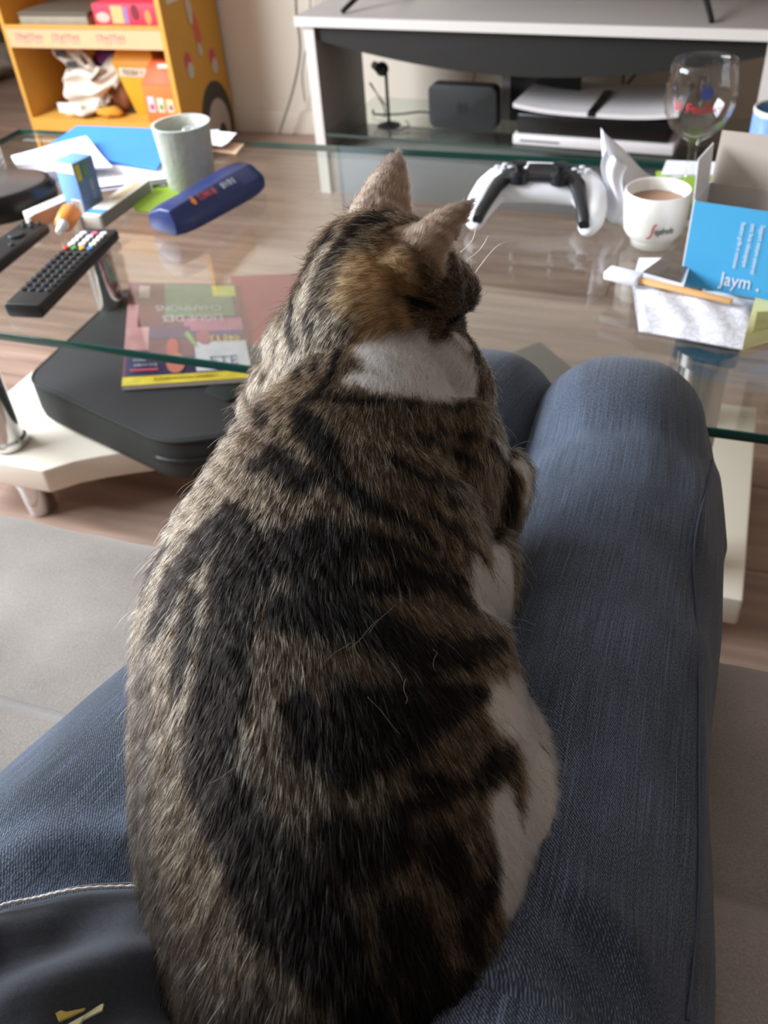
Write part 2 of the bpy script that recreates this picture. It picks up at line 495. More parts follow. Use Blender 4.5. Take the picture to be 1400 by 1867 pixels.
# console dock
def rrect(w, h, r, n=6):
    pts = []
    for cx, cy, a0 in ((w / 2 - r, h / 2 - r, 0), (-w / 2 + r, h / 2 - r, pi / 2), (-w / 2 + r, -h / 2 + r, pi), (w / 2 - r, -h / 2 + r, 3 * pi / 2)):
        for k in range(n + 1):
            a = a0 + pi / 2 * k / n
            pts.append((cx + r * cos(a), cy + r * sin(a)))
    return pts
def upright(poly, y0, y1, o):          # polygon in x,z extruded along stand depth
    g = prism(poly, y0, y1)
    return mp(g, lambda x, y, z: S(o[0] + x, o[1] + z, o[2] + y))
dk = thing('console_dock', S(.388, .13, .157), 'black rounded console dock standing on the glass shelf', 'console dock')
add('body', upright(rrect(.18, .105, .018), -.02, .02, (.388, .13, .157 + .0525)), mat('dock_black', srgb(40, 42, 42), .5), dk, bevel=.003)
fm = lambda x, y, z: Vector(S(.388 + x, .11 - z, .2095 + y))
lg = []
for sx in (-1, 1):
    lg.append(upright([(p[0] + sx * .0075, p[1]) for p in rrect(.012, .024, .005)], -.0006, .0004, (.388, .1095, .2095)))
add('logo_mark', merge(*lg), mat('dock_logo', srgb(22, 22, 22), .6), dk)

# game console lying flat
gc = thing('game_console', S(.73, .14, .157), 'white and black game console lying flat on the glass shelf', 'game console')
M_ps = mat('console_white', srgb(214, 208, 208), .4)
def wave_plate(z0, z1, flare):
    def fn(u, v):
        x = .545 + u * .38
        y = .03 + v * .25
        e = (abs(u - .5) * 2) ** 3
        zz = z1 + flare * (.012 * e + .006 * (1 - v))
        return S(x, y, zz)
    g = grid(fn, 20, 8)
    def fn2(u, v):
        p = fn(u, v); return (p[0], p[1], p[2] - (z1 - z0))
    h = grid(fn2, 20, 8)
    n = 160
    edge = [(i, i + 1) for i in range(19)] + [(19 + 20 * j, 39 + 20 * j) for j in range(7)] + [(159 - i, 158 - i) for i in range(19)] + [(140 - 20 * j, 120 - 20 * j) for j in range(7)]
    f = g[1] + [tuple(i + n for i in q[::-1]) for q in h[1]] + [(a, a + n, b + n, b) for a, b in edge]
    return g[0] + h[0], f
add('core', sbox(.552, .91, .04, .27, .180, .228), mat('console_black', srgb(14, 14, 15), .25), gc, bevel=.006)
pa = add('lower_cover', sbox(.545, .925, .03, .28, .158, .182), M_ps, gc, bevel=.005)
add('disc_slot', sbox(.565, .66, .0285, .0302, .168, .1715), mat('slot_dark', srgb(90, 88, 90), .6), pa)
add('upper_cover', merge(wave_plate(.226, .236, 1)), M_ps, gc, smooth='auto')
add('band', sbox(.722, .742, .028, .20, .2335, .2445), mat('console_black', (0, 0, 0)), gc, bevel=.002)

# motion camera on a round stand
wc = thing('desk_camera', S(.19, .10, .157), 'small black ball camera on a pole with round base inside the stand', 'camera')
M_wc = mat('cam_black', srgb(24, 25, 25), .4)
add('base', mp(lathe([(.030, 0), (.030, .003), (.012, .008), (.006, .012)], (0, 0, 0), 28), lambda x, y, z: S(.19 + x, .10 + y, .157 + z)), M_wc, wc, smooth='auto')
add('pole', tube([S(.19, .10, .166), S(.19, .10, .288)], .0042, 10), M_wc, wc, smooth='auto')
add('camera_head', merge(ellipsoid(S(.182, .095, .296), ((.017, 0, 0), (0, .016, 0), (0, 0, .017)), 20, 12), tube([S(.178, .085, .300), S(.172, .07, .312)], [.011, .009], 14)), M_wc, wc, smooth='auto')

M_cable = mat('grey_cable', srgb(120, 112, 104), .5)
M_cblk = mat('black_cable', srgb(30, 30, 30), .5)
def smooth_path(pts, n=6):
    P = [Vector(p) for p in pts]; out = []
    for i in range(len(P) - 1):
        a, b, c, d = P[max(i - 1, 0)], P[i], P[i + 1], P[min(i + 2, len(P) - 1)]
        for k in range(n):
            t = k / n
            out.append(.5 * ((2 * b) + (c - a) * t + (2 * a - 5 * b + 4 * c - d) * t * t + (3 * b - a - 3 * c + d) * t ** 3))
    out.append(P[-1]); return out
def cable(name, pts, r, m, label):
    return tag(add(name, tube(smooth_path(pts), r, 6), m, smooth=True), label, 'cable')
cable('cable', [YP(540, -40, 2.61), YP(540, 20, 2.61), YP(547, 90, 2.61), YP(535, 160, 2.61), YP(515, 225, 2.61), YP(508, 246, 2.61)], .0035, M_cable, 'grey cable hanging down the wall left of the television stand')
cable('cable', [YP(566, -20, 2.63), YP(563, 60, 2.63), YP(551, 130, 2.63), YP(556, 185, 2.63)], .002, M_cable, 'thin pale cable behind the left side panel of the television stand')
cable('cable', [S(.10, .2, .162), S(.125, .16, .164), S(.2, .15, .172), S(.26, .16, .178), S(.31, .15, .175)], .0028, M_cblk, 'black cable running from the ball camera to the console dock')
cable('cable', [S(.255, .36, .40), S(.30, .33, .33), S(.37, .25, .27), S(.395, .17, .25)], .0028, M_cable, 'grey cable dropping to the back of the console dock')
cable('cable', [S(.90, .40, .40), S(.83, .38, .31), S(.76, .34, .235), S(.742, .31, .20)], .003, M_cblk, 'black cable slanting down behind the white game console')
cable('cable', [S(.748, .30, .40), S(.742, .305, .30), S(.745, .31, .21)], .0026, M_cblk, 'black cable hanging straight down behind the game console')
cable('cable', [S(.12, .24, .162), S(.095, .21, .22), S(.115, .17, .235), S(.16, .14, .19), S(.17, .12, .17)], .0016, M_cblk, 'thin dark cable looping up left of the ball camera')
cable('cable', [S(.20, .07, .160), S(.235, .055, .162), S(.25, .09, .165), S(.225, .13, .163)], .0016, M_cblk, 'thin dark cable curled round the base of the ball camera')
ws = thing('wall_socket', (-.655, WALL_Y - .012, .25), 'white socket plate on the wall behind the console dock', 'socket')
add('plate', box(-.655, WALL_Y - .008, .30, .15, .014, .085), M_pvc, ws, bevel=.004)
add('cover', box(-.655, WALL_Y - .0165, .30, .055, .004, .055), mat('socket_grey', (.6, .6, .6), .5), ws, bevel=.001)  # centre cover, greyer than the plate

# brown curtain right of the stand
def curt(u, v):
    x = .17 + u * .55; return (x, 2.60 + .018 * sin(u * 40) , .02 + v * 1.7)
cu = add('curtain', grid(curt, 60, 6), mat('curtain_brown', srgb(112, 90, 76), .85, bump=.3, bscale=500), smooth=True)
m_ = cu.modifiers.new('solid', 'SOLIDIFY'); m_.thickness = .004
tag(cu, 'brown curtain hanging right of the television stand', 'curtain')

# grey cloth bundle on the floor past the display shelf
gp = Z(-6, 142, 0)
gbn = add('cloth_bundle', mp(ellipsoid((gp[0], gp[1], .062), ((.12, 0, 0), (0, .09, 0), (0, 0, .06)), 26, 16), lambda x, y, z: (x + .012 * sin(z * 60 + y * 20), y + .010 * sin(x * 50), max(.001, z + .010 * sin(x * 45 + y * 30)))), mat('bundle_grey', srgb(150, 140, 130), .9, var=.3, scale=25), smooth=True)
tag(gbn, 'grey cloth bundle on the floor left of the display shelf', 'cloth')

# ================================================================== YELLOW DISPLAY SHELF
SHX0, SHX1, SHY0, SHY1 = -2.04, -1.50, 2.355, 2.655
shelf = thing('display_shelf', (-1.77, 2.5, 0), 'yellow cardboard display shelf printed like a bus beside the wall', 'shelf')
M_yel = mat('card_yellow', srgb(220, 162, 70), .6, var=.03)
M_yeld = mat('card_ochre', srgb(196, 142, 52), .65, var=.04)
M_pale = mat('card_pale', srgb(222, 178, 134), .6, var=.03)
SHH = 1.25
add('side_panel', box(SHX0 + .006, (SHY0 + SHY1) / 2, SHH / 2, .012, SHY1 - SHY0, SHH), M_yel, shelf)
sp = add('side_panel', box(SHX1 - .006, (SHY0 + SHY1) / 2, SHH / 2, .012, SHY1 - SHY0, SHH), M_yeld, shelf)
add('panel_edge', box(SHX1 - .006, SHY0 - .001, SHH / 2, .014, .004, SHH), M_yel, sp)
add('back_panel', box((SHX0 + SHX1) / 2, SHY1 - .006, SHH / 2, SHX1 - SHX0 - .024, .008, SHH), M_yel, shelf)
for z in (.108, .358, .62, .88, 1.14):
    b_ = add('shelf_board', box((SHX0 + SHX1) / 2, (SHY0 + SHY1) / 2, z, SHX1 - SHX0 - .024, SHY1 - SHY0 - .012, .012), M_yel, shelf)
    h = .052
    lip = add('shelf_lip', box((SHX0 + SHX1) / 2, SHY0 + .003, z + .008 - h / 2, SHX1 - SHX0 - .024, .008, h), M_pale if z > .2 else M_yel, shelf)
    if z > .2:
        add('lip_edge', box((SHX0 + SHX1) / 2, SHY0 + .001, z + .012, SHX1 - SHX0 - .024, .012, .006), M_yel, lip)
        if z < .5:
            M_faded = mat('faded_print', srgb(206, 160, 140), .7, var=.1)
            for cx in (-1.955, -1.83, -1.68):      # pale worn print, blocky letter marks
                parts = []
                for k in range(7):
                    w_ = .006 + .004 * ((k * 7) % 3) / 2
                    parts.append(box(cx - .042 + k * .014, SHY0 - .0015, z - .018 + .003 * sin(k * 2.1), w_, .0012, .020 + .006 * ((k * 5) % 4) / 3))
                    parts.append(box(cx - .038 + k * .014, SHY0 - .0015, z - .012 + .004 * cos(k * 1.7), .007, .0012, .005))
                add('faded_lettering', merge(*parts), M_faded, lip)
add('plinth', box((SHX0 + SHX1) / 2, SHY0 + .01, .045, SHX1 - SHX0 - .024, .008, .078), M_pale, shelf)
# bus wheel and round stickers on the side
fms = frame_map((SHX1, SHY0, 0), (0, 1, 0), (0, 0, 1))
wh = add('wheel', disc_on(fms, .196, .055, .094, .125, .0012, .002, 40), mat('wheel_black', srgb(66, 62, 54), .8), sp, label='dark printed bus wheel')
add('wheel_disc', disc_on(fms, .200, .045, .064, .085, .0032, .002, 36), mat('wheel_grey', srgb(172, 156, 144), .7), sp)
add('wheel_hub', disc_on(fms, .212, .02, .021, .036, .0052, .002, 28), mat('hub_dark', srgb(60, 58, 48), .8), sp)
M_red = mat('sticker_red', srgb(190, 72, 86), .6); M_wht = mat('sticker_white', srgb(190, 176, 160), .6)
for (cy, cz) in ((.088, .252), (.228, .228)):
    st_ = add('round_sticker', disc_on(fms, cy, cz + .012, .018, .023, .0008, .001), M_red, sp)
    add('sticker_patch', disc_on(fms, cy + .004, cz - .014, .017, .022, .002, .001), M_wht, sp)
pp = [(.140, .385), (.152, .40), (.166, .37), (.178, .345), (.186, .305), (.172, .285), (.152, .30), (.150, .335)]
g = prism(pp, .0004, .0012); add('painted_shape', mp(g, fms), mat('sticker_rust', srgb(196, 92, 66), .6), sp)
g = prism([(.128, .40), (.146, .425), (.158, .385), (.150, .345), (.136, .35)], .0014, .002); add('painted_shape', mp(g, fms), M_wht, sp)
g = prism([(.155, .30), (.172, .285), (.178, .268), (.164, .255), (.152, .27)], .0014, .002); add('painted_shape', mp(g, fms), M_wht, sp)
bm_ = add('banner', quad_on(fms, .035, .418, .26, .50, .0008, .001), mat('banner_cream', srgb(206, 196, 176), .6), sp)
t = text_geo('BIENV', .078, .0004)
add('banner_lettering', mp(t, lambda x, y, z: fms(.135 + x * .8, .468 + y, z + .0018)), mat('banner_navy', srgb(70, 80, 116), .6), sp)

# things on the shelf
def tagbox(name, g, m, label, cat, **k):
    return tag(add(name, g, m, **k), label, cat)
rb = thing('game_box', (-1.63, 2.40, .365), 'red printed game box on the upper yellow shelf', 'box')
add('carton', box(-1.625, 2.45, .365 + .030, .21, .15, .058), mat('red_card', srgb(218, 62, 84), .5), rb, bevel=.001)
fr_ = frame_map((-1.625, 2.375, .395), (1, 0, 0), (0, 0, 1))
add('print', disc_on(fr_, -.075, -.005, .022, .013, .001, .001), M_wht, rb)
add('print', quad_on(fr_, -.046, -.02, -.008, .024, .001, .001), mat('print_tan', srgb(214, 176, 116), .6), rb)
add('print', quad_on(fr_, -.006, -.02, .008, .02, .001, .001), mat('print_violet', srgb(150, 120, 170), .6), rb)
add('print', disc_on(fr_, .03, .008, .012, .02, .001, .001), mat('print_dark', srgb(120, 40, 50), .6), rb)
add('print', disc_on(fr_, .07, -.004, .01, .018, .001, .001), mat('print_gold', srgb(230, 140, 80), .6), rb)
gb = thing('flat_box', (-1.86, 2.40, .365), 'flat grey box lying left of the red game box', 'box')
add('carton', box(-1.87, 2.46, .3785, .23, .17, .026), mat('greybox', srgb(150, 140, 122), .6, var=.2, scale=30), gb, bevel=.001)
add('lid', box(-1.868, 2.46, .397, .235, .172, .010), mat('greybox_dark', srgb(92, 84, 70), .6), gb, bevel=.001)

# white bag with handles
M_bag = mat('bag_white', srgb(226, 212, 196), .6, var=.04)
wbag = thing('shopping_bag', (-1.83, 2.45, .114), 'crumpled white plastic bag on the lower yellow shelf', 'bag')
def crumple(u, v):
    x = -1.935 + u * .15 + (v - .3) * .08 * (1 if v > .3 else .2)
    z = .130 + v * .105
    y = 2.395 - .02 * sin(u * pi) + .015 * sin(u * 9 + v * 6) + .01 * sin(v * 13 - u * 4) + v * .02
    x += .012 * sin(v * 7 + u * 3)
    return (x, y, z + .012 * sin(u * 6 + 1) * v)
cb = add('bag_body', grid(crumple, 26, 18), M_bag, wbag, smooth=True); q = cb.modifiers.new('s', 'SOLIDIFY'); q.thickness = .05; q.offset = -1
def crumple2(u, v):
    x = -1.925 + u * .085 - v * .02 + .01 * sin(v * 5); z = .215 + v * .092
    return (x, 2.43 + .012 * sin(u * 8 + v * 7) + .01 * v, z + .008 * sin(u * 5))
cb = add('bag_top', grid(crumple2, 16, 14), M_bag, wbag, smooth=True); q = cb.modifiers.new('s', 'SOLIDIFY'); q.thickness = .03; q.offset = -1
for k in range(2):
    add('print_mark', box(-1.905 + k * .03, 2.412, .285 - k * .03, .034, .002, .018, .2), mat('bag_print', srgb(70, 64, 60), .7), wbag)
add('white_card', xf(box(0, 0, 0, .078, .003, .028), (-1.886, 2.362, .148), .05), mat('card_white', (.85, .82, .78), .6), wbag)
pg = thing('purple_bag', (-1.79, 2.47, .114), 'purple cloth bag stuffed behind the white bag', 'bag')
add('cloth', mp(ellipsoid((-1.785, 2.51, .215), ((.075, 0, 0), (0, .05, 0), (0, 0, .098)), 22, 14), lambda x, y, z: (x + .008 * sin(z * 70), y + .008 * sin(x * 90 + z * 50), z + .006 * sin(x * 80))), mat('purple', srgb(108, 40, 96), .7, var=.3), pg, smooth=True)
add('tie', tube([(-1.79, 2.462, .28), (-1.77, 2.455, .295), (-1.745, 2.46, .29)], .008, 8), mat('purple_dark', srgb(70, 24, 66), .7), pg, smooth=True)
bt = thing('plush_toy', (-1.745, 2.43, .114), 'brown and ochre toy bundle between white bag and cartons', 'toy')
add('body', mp(ellipsoid((-1.755, 2.46, .165), ((.05, 0, 0), (0, .04, 0), (0, 0, .052)), 20, 12), lambda x, y, z: (x + .006 * sin(z * 90), y + .006 * sin(x * 110), z)), mat('toy_brown', srgb(128, 76, 44), .9, var=.3), bt, smooth=True)
add('tail', mp(ellipsoid((-1.775, 2.40, .129), ((.045, 0, 0), (0, .025, 0), (0, 0, .015)), 16, 10), lambda x, y, z: (x, y, z + .003 * sin(x * 160))), mat('toy_ochre', srgb(212, 150, 52), .9), bt, smooth=True)
# yellow meal carton
yc = thing('meal_carton', (-1.665, 2.45, .114), 'yellow folded carton with white band behind the orange carton', 'carton')
def wedge(x0, x1, x0t, x1t, y0, y1, y0t, y1t, z0, z1):
    v = [(x0, y0, z0), (x1, y0, z0), (x1, y1, z0), (x0, y1, z0), (x0t, y0t, z1), (x1t, y0t, z1), (x1t, y1t, z1), (x0t, y1t, z1)]
    return v, box(0, 0, 0, 1, 1, 1)[1]
M_yc = mat('carton_yellow', srgb(206, 158, 36), .55)
add('carton_body', wedge(-1.70, -1.60, -1.745, -1.60, 2.43, 2.53, 2.43, 2.53, .114, .252), M_yc, yc, bevel=.001)
add('carton_top', wedge(-1.75, -1.60, -1.73, -1.625, 2.425, 2.53, 2.45, 2.50, .253, .302), mat('carton_amber', srgb(240, 160, 44), .55), yc, bevel=.001)
fy = frame_map((-1.665, 2.4288, .24), (1, 0, 0), (0, 0, 1))
add('white_band', quad_on(fy, -.062, -.018, .03, .006, .0008, .001), mat('band_white', srgb(226, 214, 196), .6), yc)
t = mark_geo(6, .024, .0003, 3)
add('band_lettering', mp(t, lambda x, y, z: fy(-.015 + x, -.006 + y, z + .002)), mat('band_grey', srgb(150, 120, 60), .6), yc)
add('dark_panel', wedge(-1.735, -1.702, -1.752, -1.747, 2.44, 2.53, 2.44, 2.53, .114, .250), mat('carton_dark', srgb(44, 38, 30), .6), yc)
# orange carton
oc = thing('orange_carton', (-1.575, 2.41, .114), 'orange cardboard carton with three small pictures on the lower shelf', 'carton')
M_or = mat('carton_orange', srgb(244, 122, 60), .55)
add('carton_body', box(-1.570, 2.42, .114 + .052, .108, .10, .104), M_or, oc, bevel=.001)
add('carton_roof', wedge(-1.624, -1.516, -1.604, -1.516, 2.37, 2.47, 2.41, 2.44, .219, .272), mat('carton_orange2', srgb(236, 98, 48), .55), oc, bevel=.001)
add('handle_strip', box(-1.545, 2.396, .262, .05, .012, .012), mat('band_white', (0, 0, 0)), oc, bevel=.001)
fo = frame_map((-1.570, 2.37, .166), (1, 0, 0), (0, 0, 1))
for k, (c1, c2) in enumerate(((srgb(200, 206, 224), srgb(210, 50, 70)), (srgb(236, 220, 200), srgb(90, 150, 70)), (srgb(250, 220, 160), srgb(130, 90, 160)))):
    x = -.032 + k * .031
    pic = add('picture', quad_on(fo, x - .011, -.022, x + .011, .020 - k * .003, .0008, .001), mat('pic%d' % k, c1, .6), oc)
    add('picture_spot', disc_on(fo, x + .001, -.008, .006, .009, .0018, .001), mat('picspot%d' % k, c2, .6), oc)
bk = tagbox('grey_parcel', box(-1.575, 2.56, .19, .13, .10, .15), mat('parcel_grey', srgb(170, 156, 146), .7), 'grey parcel behind the orange carton on the lower shelf', 'parcel', bevel=.002)

# ================================================================== ON THE TABLE, LEFT
M_paper = mat('paper_white', srgb(232, 230, 238), .7, var=.02)
def sheet(name, quad, z, th, m, label, cat, wav=.0):
    P = [Z(px, py, z) for px, py in quad]
    def fn(u, v):
        a = P[0] * (1 - u) + P[1] * u; b = P[3] * (1 - u) + P[2] * u
        p = a * (1 - v) + b * v
        return (p[0], p[1], z + wav * (.5 + .5 * sin(u * 5 + v * 3)))
    g = grid(fn, 8, 8)
    n = 64
    edge = [(i, i + 1) for i in range(7)] + [(7 + 8 * j, 15 + 8 * j) for j in range(7)] + [(63 - i, 62 - i) for i in range(7)] + [(56 - 8 * j, 48 - 8 * j) for j in range(7)]
    v = g[0] + [(x, y, zz - th) for x, y, zz in g[0]]
    f = g[1] + [tuple(i + n for i in q[::-1]) for q in g[1]] + [(a, a + n, b + n, b) for a, b in edge]
    o = add(name, (v, f), m, smooth='auto'); recalc(o)
    for p in o.data.polygons: p.use_smooth = False
    return tag(o, label, cat) if label else o
zz = TT + .0012
pile = [((60, 330), (128, 238), (352, 240), (330, 335)), ((120, 338), (150, 245), (372, 246), (300, 338)), ((170, 350), (180, 250), (400, 236), (310, 330)), ((150, 345), (130, 236), (388, 238), (305, 325))]
names = ['lowest loose white sheet under the blue folder', 'second white sheet under the blue folder', 'third white sheet under the blue folder', 'topmost white sheet right under the blue folder']
for k, q in enumerate(pile):
    sheet('paper_sheet', q, zz, .0008, M_paper, names[k], 'paper'); zz += .0042
sheet('paper_sheet', ((345, 262), (352, 236), (432, 246), (405, 268)), TT + .012, .0012, M_paper, 'white sheet sticking out right behind the grey pot', 'paper', .003)
sheet('paper_sheet', ((375, 272), (385, 256), (445, 262), (430, 280)), TT + .002, .001, mat('paper_peach', srgb(214, 178, 150), .7), 'peach coloured slip right of the grey pot', 'paper')
sheet('folder', ((78, 272), (140, 229), (330, 236), (285, 308)), zz + .001, .002, mat('folder_blue', srgb(62, 146, 238), .45, var=.02), 'bright blue cardboard folder on top of the papers', 'folder')
env = sheet('envelope', ((40, 322), (20, 284), (158, 252), (206, 306)), zz + .009, .003, M_paper, 'white envelope lying over the corner of the blue folder', 'envelope', .004)
sheet('card', ((245, 382), (236, 334), (330, 340), (318, 392)), TT + .003, .002, mat('paper_green', srgb(146, 176, 52), .6), 'lime green card beside the blue glasses case', 'card')

# grey pot
c = Z(352, 338, TT); pr = .0425
pot = thing('pot', c, 'grey textured cylindrical pot of odds and ends on the glass table', 'pot')
def potmat():
    m = mat('pot_grey', srgb(186, 188, 176), .85, var=.18, scale=90, bump=1.0, bscale=160)
    return m
add('vessel', lathe([(.0, .001), (.034, .001), (.036, .004), (.0415, .088), (.0425, .090), (.038, .0905), (.0345, .086), (.030, .02), (0, .02)], c, 48), potmat(), pot, smooth='auto')
add('rim', lathe([(.0385, .0902), (.0425, .0902), (.0425, .0912), (.0385, .0912)], c, 48, close=True), mat('pot_rim', srgb(196, 204, 200), .5), pot, smooth='auto')
it = thing('crumpled_foil', (c[0], c[1], c[2] + .022), 'crumpled silver wrappers inside the grey pot', 'wrapper')
add('foil', mp(ellipsoid((c[0] + .008, c[1] + .004, c[2] + .066), ((.018, 0, 0), (0, .016, 0), (0, 0, .017)), 14, 9), lambda x, y, z: (x + .005 * sin(z * 300), y + .005 * sin(x * 320), z + .004 * sin(y * 300))), mat('foil', (.6, .62, .66), .3, .5), it)
add('dark_wrapper', mp(ellipsoid((c[0] - .014, c[1], c[2] + .05), ((.016, 0, 0), (0, .018, 0), (0, 0, .029)), 14, 9), lambda x, y, z: (x + .003 * sin(z * 300), y, z)), mat('wrap_dark', srgb(60, 62, 62), .5), it)

# glasses case
A, B_, C_ = Z(275, 408, TT), Z(335, 436, TT), Z(488, 352, TT)
ax = (C_ - B_); Lc = np.linalg.norm(ax); ax /= Lc
ay = np.array([-ax[1], ax[0], 0])
O_ = B_ + ax * Lc / 2 + ay * .031
ca = thing('glasses_case', (O_[0], O_[1], TT), 'navy blue hard glasses case with faceted lid on the glass table', 'glasses case')
rings = []
N_ = 13
for k in range(N_):
    s = -1 + 2 * k / (N_ - 1); 
    e = 1 - .22 * abs(s) ** 6; eh = 1 - .16 * abs(s) ** 6
    x = s * (Lc / 2 + .004)
    sec = [(-.030, .003), (-.033, .008), (-.033, .020), (-.030, .026), (-.014 + .010 * s, .041), (.012 + .012 * s, .041), (.029, .030), (.033, .020), (.033, .008), (.030, .003), (.026, .0008), (-.026, .0008)]
    rings.append([tuple(O_ + ax * x + ay * (y * e) + np.array([0, 0, (z - .02) * eh + .02])) for y, z in sec])
co = add('shell', loft(rings), mat('case_navy', srgb(34, 50, 104), .38, var=.04, spec=.6), ca, bevel=.003)
recalc(co)
def case_face(x, y, z):
    u = -.1 + 0
    yy = -.0225 + y
    t_ = (yy + .030) / .020
    return tuple(O_ + ax * x + ay * yy + np.array([0, 0, .0285 + (yy + .030) * .86 + .0022 + z]))
t = mark_geo(8, .0085, .0003, 5); add('lettering', mp(t, lambda x, y, z: case_face(x - .022, y * 1.2, z)), mat('case_red', srgb(214, 96, 96), .5), ca, label='reddish printed word')
t = mark_geo(6, .0085, .0003, 6); add('lettering', mp(t, lambda x, y, z: case_face(x + .020, y * 1.2, z)), mat('case_white', srgb(200, 205, 215), .5), ca, label='white printed word')
add('emblem', mp(prism([(-.050 + .004 * cos(a), .005 * sin(a)) for a in np.linspace(0, 2 * pi, 12, endpoint=False)], 0, .0004), case_face), mat('case_orange', srgb(236, 140, 60), .5), ca)

# remotes
M_rem = mat('remote_black', srgb(34, 33, 33), .42)
def remote(name, P0, P1, w, h, label, rows):
    P0, P1 = np.array(P0), np.array(P1); a = P1 - P0; L_ = np.linalg.norm(a); a /= L_; b = np.array([a[1], -a[0], 0])
    r = thing(name, (P0 + P1) / 2, label, 'remote')
    sec = [(-w / 2, .004), (-w / 2, h * .8), (-w / 2 + .003, h), (w / 2 - .003, h), (w / 2, h * .8), (w / 2, .004), (w / 2 - .004, .0005), (-w / 2 + .004, .0005)]
    rings = []
    for s in (0, .01, .5, .97, 1):
        e = .95 if s in (0, 1) else 1
        rings.append([tuple(P0 + a * (s * L_) + b * (y * e) + np.array([0, 0, z * (1 if s < .9 else .85)])) for y, z in sec])
    recalc(add('body', loft(rings), M_rem, r, bevel=.0012))
    fm = lambda x, y, z: tuple(P0 + a * x + b * y + np.array([0, 0, h + z]))
    for (x, ys, rr, m) in rows:
        for y in ys:
            g = prism([(rr * cos(q), rr * sin(q)) for q in np.linspace(0, 2 * pi, 10, endpoint=False)], -.001, .0022)
            add('button', mp(g, lambda X, Y, Zz: fm(x + X, y + Y, Zz)), m, r, bevel=.0006, segs=1)
    return r
M_bk = mat('btn_black', srgb(48, 48, 50), .35); M_bw = mat('btn_white', srgb(225, 222, 220), .4)
cols = [mat('btn_red', srgb(210, 50, 50), .4), mat('btn_green', srgb(80, 160, 70), .4), mat('btn_yellow', srgb(235, 170, 50), .4), mat('btn_blue', srgb(90, 150, 210), .4)]
P0, P1 = Z(48, 580, TT), Z(190, 437, TT)
ys4 = [-.0165, -.0055, .0055, .0165]
rows = [(.036 + k * .0125, ys4, .0042, M_bk) for k in range(9)]
rows += [(.151, [y], .0038, cols[i]) for i, y in enumerate(ys4)]
rows += [(.163, [-.015, 0, .015], .0050, M_bw), (.174, [-.015, 0, .015], .0050, M_bw), (.185, [-.015, 0, .015], .0050, M_bw), (.196, [-.014], .0050, M_bw), (.196, [.002], .0046, mat('btn_pink', srgb(220, 110, 130), .4)), (.196, [.015], .0050, M_bw)]
remote('tv_remote', P0, P1, .050, .018, 'black television remote with white number buttons near the table edge', rows)
P0, P1 = Z(-60, 528, TT), Z(68, 425, TT)
remote('slim_remote', P0, P1, .046, .017, 'plain black remote cut off at the left beside the orange bottle', [(.165, [-.012, 0, .012], .003, M_bk), (.155, [-.006, .006], .003, M_bk), (.125, [0], .011, M_bk), (.095, [-.012, .012], .004, M_bk)])

# boxes of medicine
def upbox(name, P, rz, sx, sy, sz, label, cat):
    return thing(name, P, label, cat)
def carton(name, p_base, ax_deg, sx, sy, sz, m_main, label, cat, prints=()):
    t_ = thing(name, p_base, label, cat)
    rz = radians(ax_deg)
    add('carton', box(p_base[0], p_base[1], p_base[2] + sz / 2 + .0005, sx, sy, sz, rz), m_main, t_, bevel=.0008)
    ex = np.array([cos(rz), sin(rz), 0]); ey = np.array([-sin(rz), cos(rz), 0]); ez = np.array([0, 0, 1.])
    cen = np.array(p_base) + ez * (sz / 2 + .0005)
    faces = {'front': (cen - ey * sy / 2, ex, ez), 'right': (cen + ex * sx / 2, ey, ez), 'left': (cen - ex * sx / 2, -ey, ez), 'top': (cen + ez * sz / 2, ex, ey)}
    for (nm, face, kind, args, m) in prints:
        fm = frame_map(*faces[face])
        if kind == 'q': g = quad_on(fm, *args)
        elif kind == 'd': g = disc_on(fm, *args)
        else:
            s, size, cx, cy, rot = args
            g = mark_geo(s, size, .0002, 9)
            g = mp(g, lambda x, y, z: fm(cx + x * cos(rot) - y * sin(rot), cy + x * sin(rot) + y * cos(rot), z + .0006))
        add(nm, g, m, t_)
    return t_, faces
M_bb = mat('box_sky', srgb(120, 168, 222), .5); M_bd = mat('box_slate', srgb(100, 122, 156), .5)
M_cw = mat('carton_white', srgb(222, 214, 204), .6, var=.02); M_dk = mat('print_black', srgb(50, 50, 55), .6)
p = Z(160, 388, TT)
carton('medicine_box', p, 80, .038, .036, .078, M_bb, 'small sky blue carton standing upright in front of the envelope', 'box', [
    ('slate_face', 'front', 'q', (-.019, -.0385, .019, .0385), M_bd), ('yellow_patch', 'front', 'q', (-.017, .014, -.009, .036, .001), mat('patch_yellow', srgb(206, 190, 60), .5)),
    ('green_patch', 'front', 'q', (-.005, .016, .004, .036, .001), mat('patch_green', srgb(96, 140, 96), .5)),
    ('lettering', 'front', 't', (6, .010, .006, -.004, -pi / 2), mat('letter_pale', srgb(170, 185, 205), .5)),
    ('white_top', 'left', 'q', (-.0175, .024, .0175, .0385), M_cw), ('barcode_field', 'left', 'q', (-.004, -.036, .015, -.012), M_cw)] +
    [('barcode_line', 'left', 'q', (-.002, -.034 + k * .0035, .012, -.0325 + k * .0035, .001), M_dk) for k in range(6)])
a0, a1 = Z(70, 412, TT), Z(160, 372, TT)
ang = math.degrees(atan2(a1[1] - a0[1], a1[0] - a0[0]))
carton('medicine_box', (a0 + a1) / 2, ang, np.linalg.norm(a1 - a0) + .02, .024, .022, M_cw, 'long white carton lying behind the orange bottle', 'box', [('label_spot', 'left', 'q', (-.004, -.006, .004, .005), mat('spot_grey', srgb(150, 145, 135), .6)), ('brown_side', 'front', 'q', (-.06, -.010, .06, .010), mat('side_brown', srgb(176, 150, 132), .6))])
a0, a1 = Z(176, 415, TT), Z(262, 352, TT)
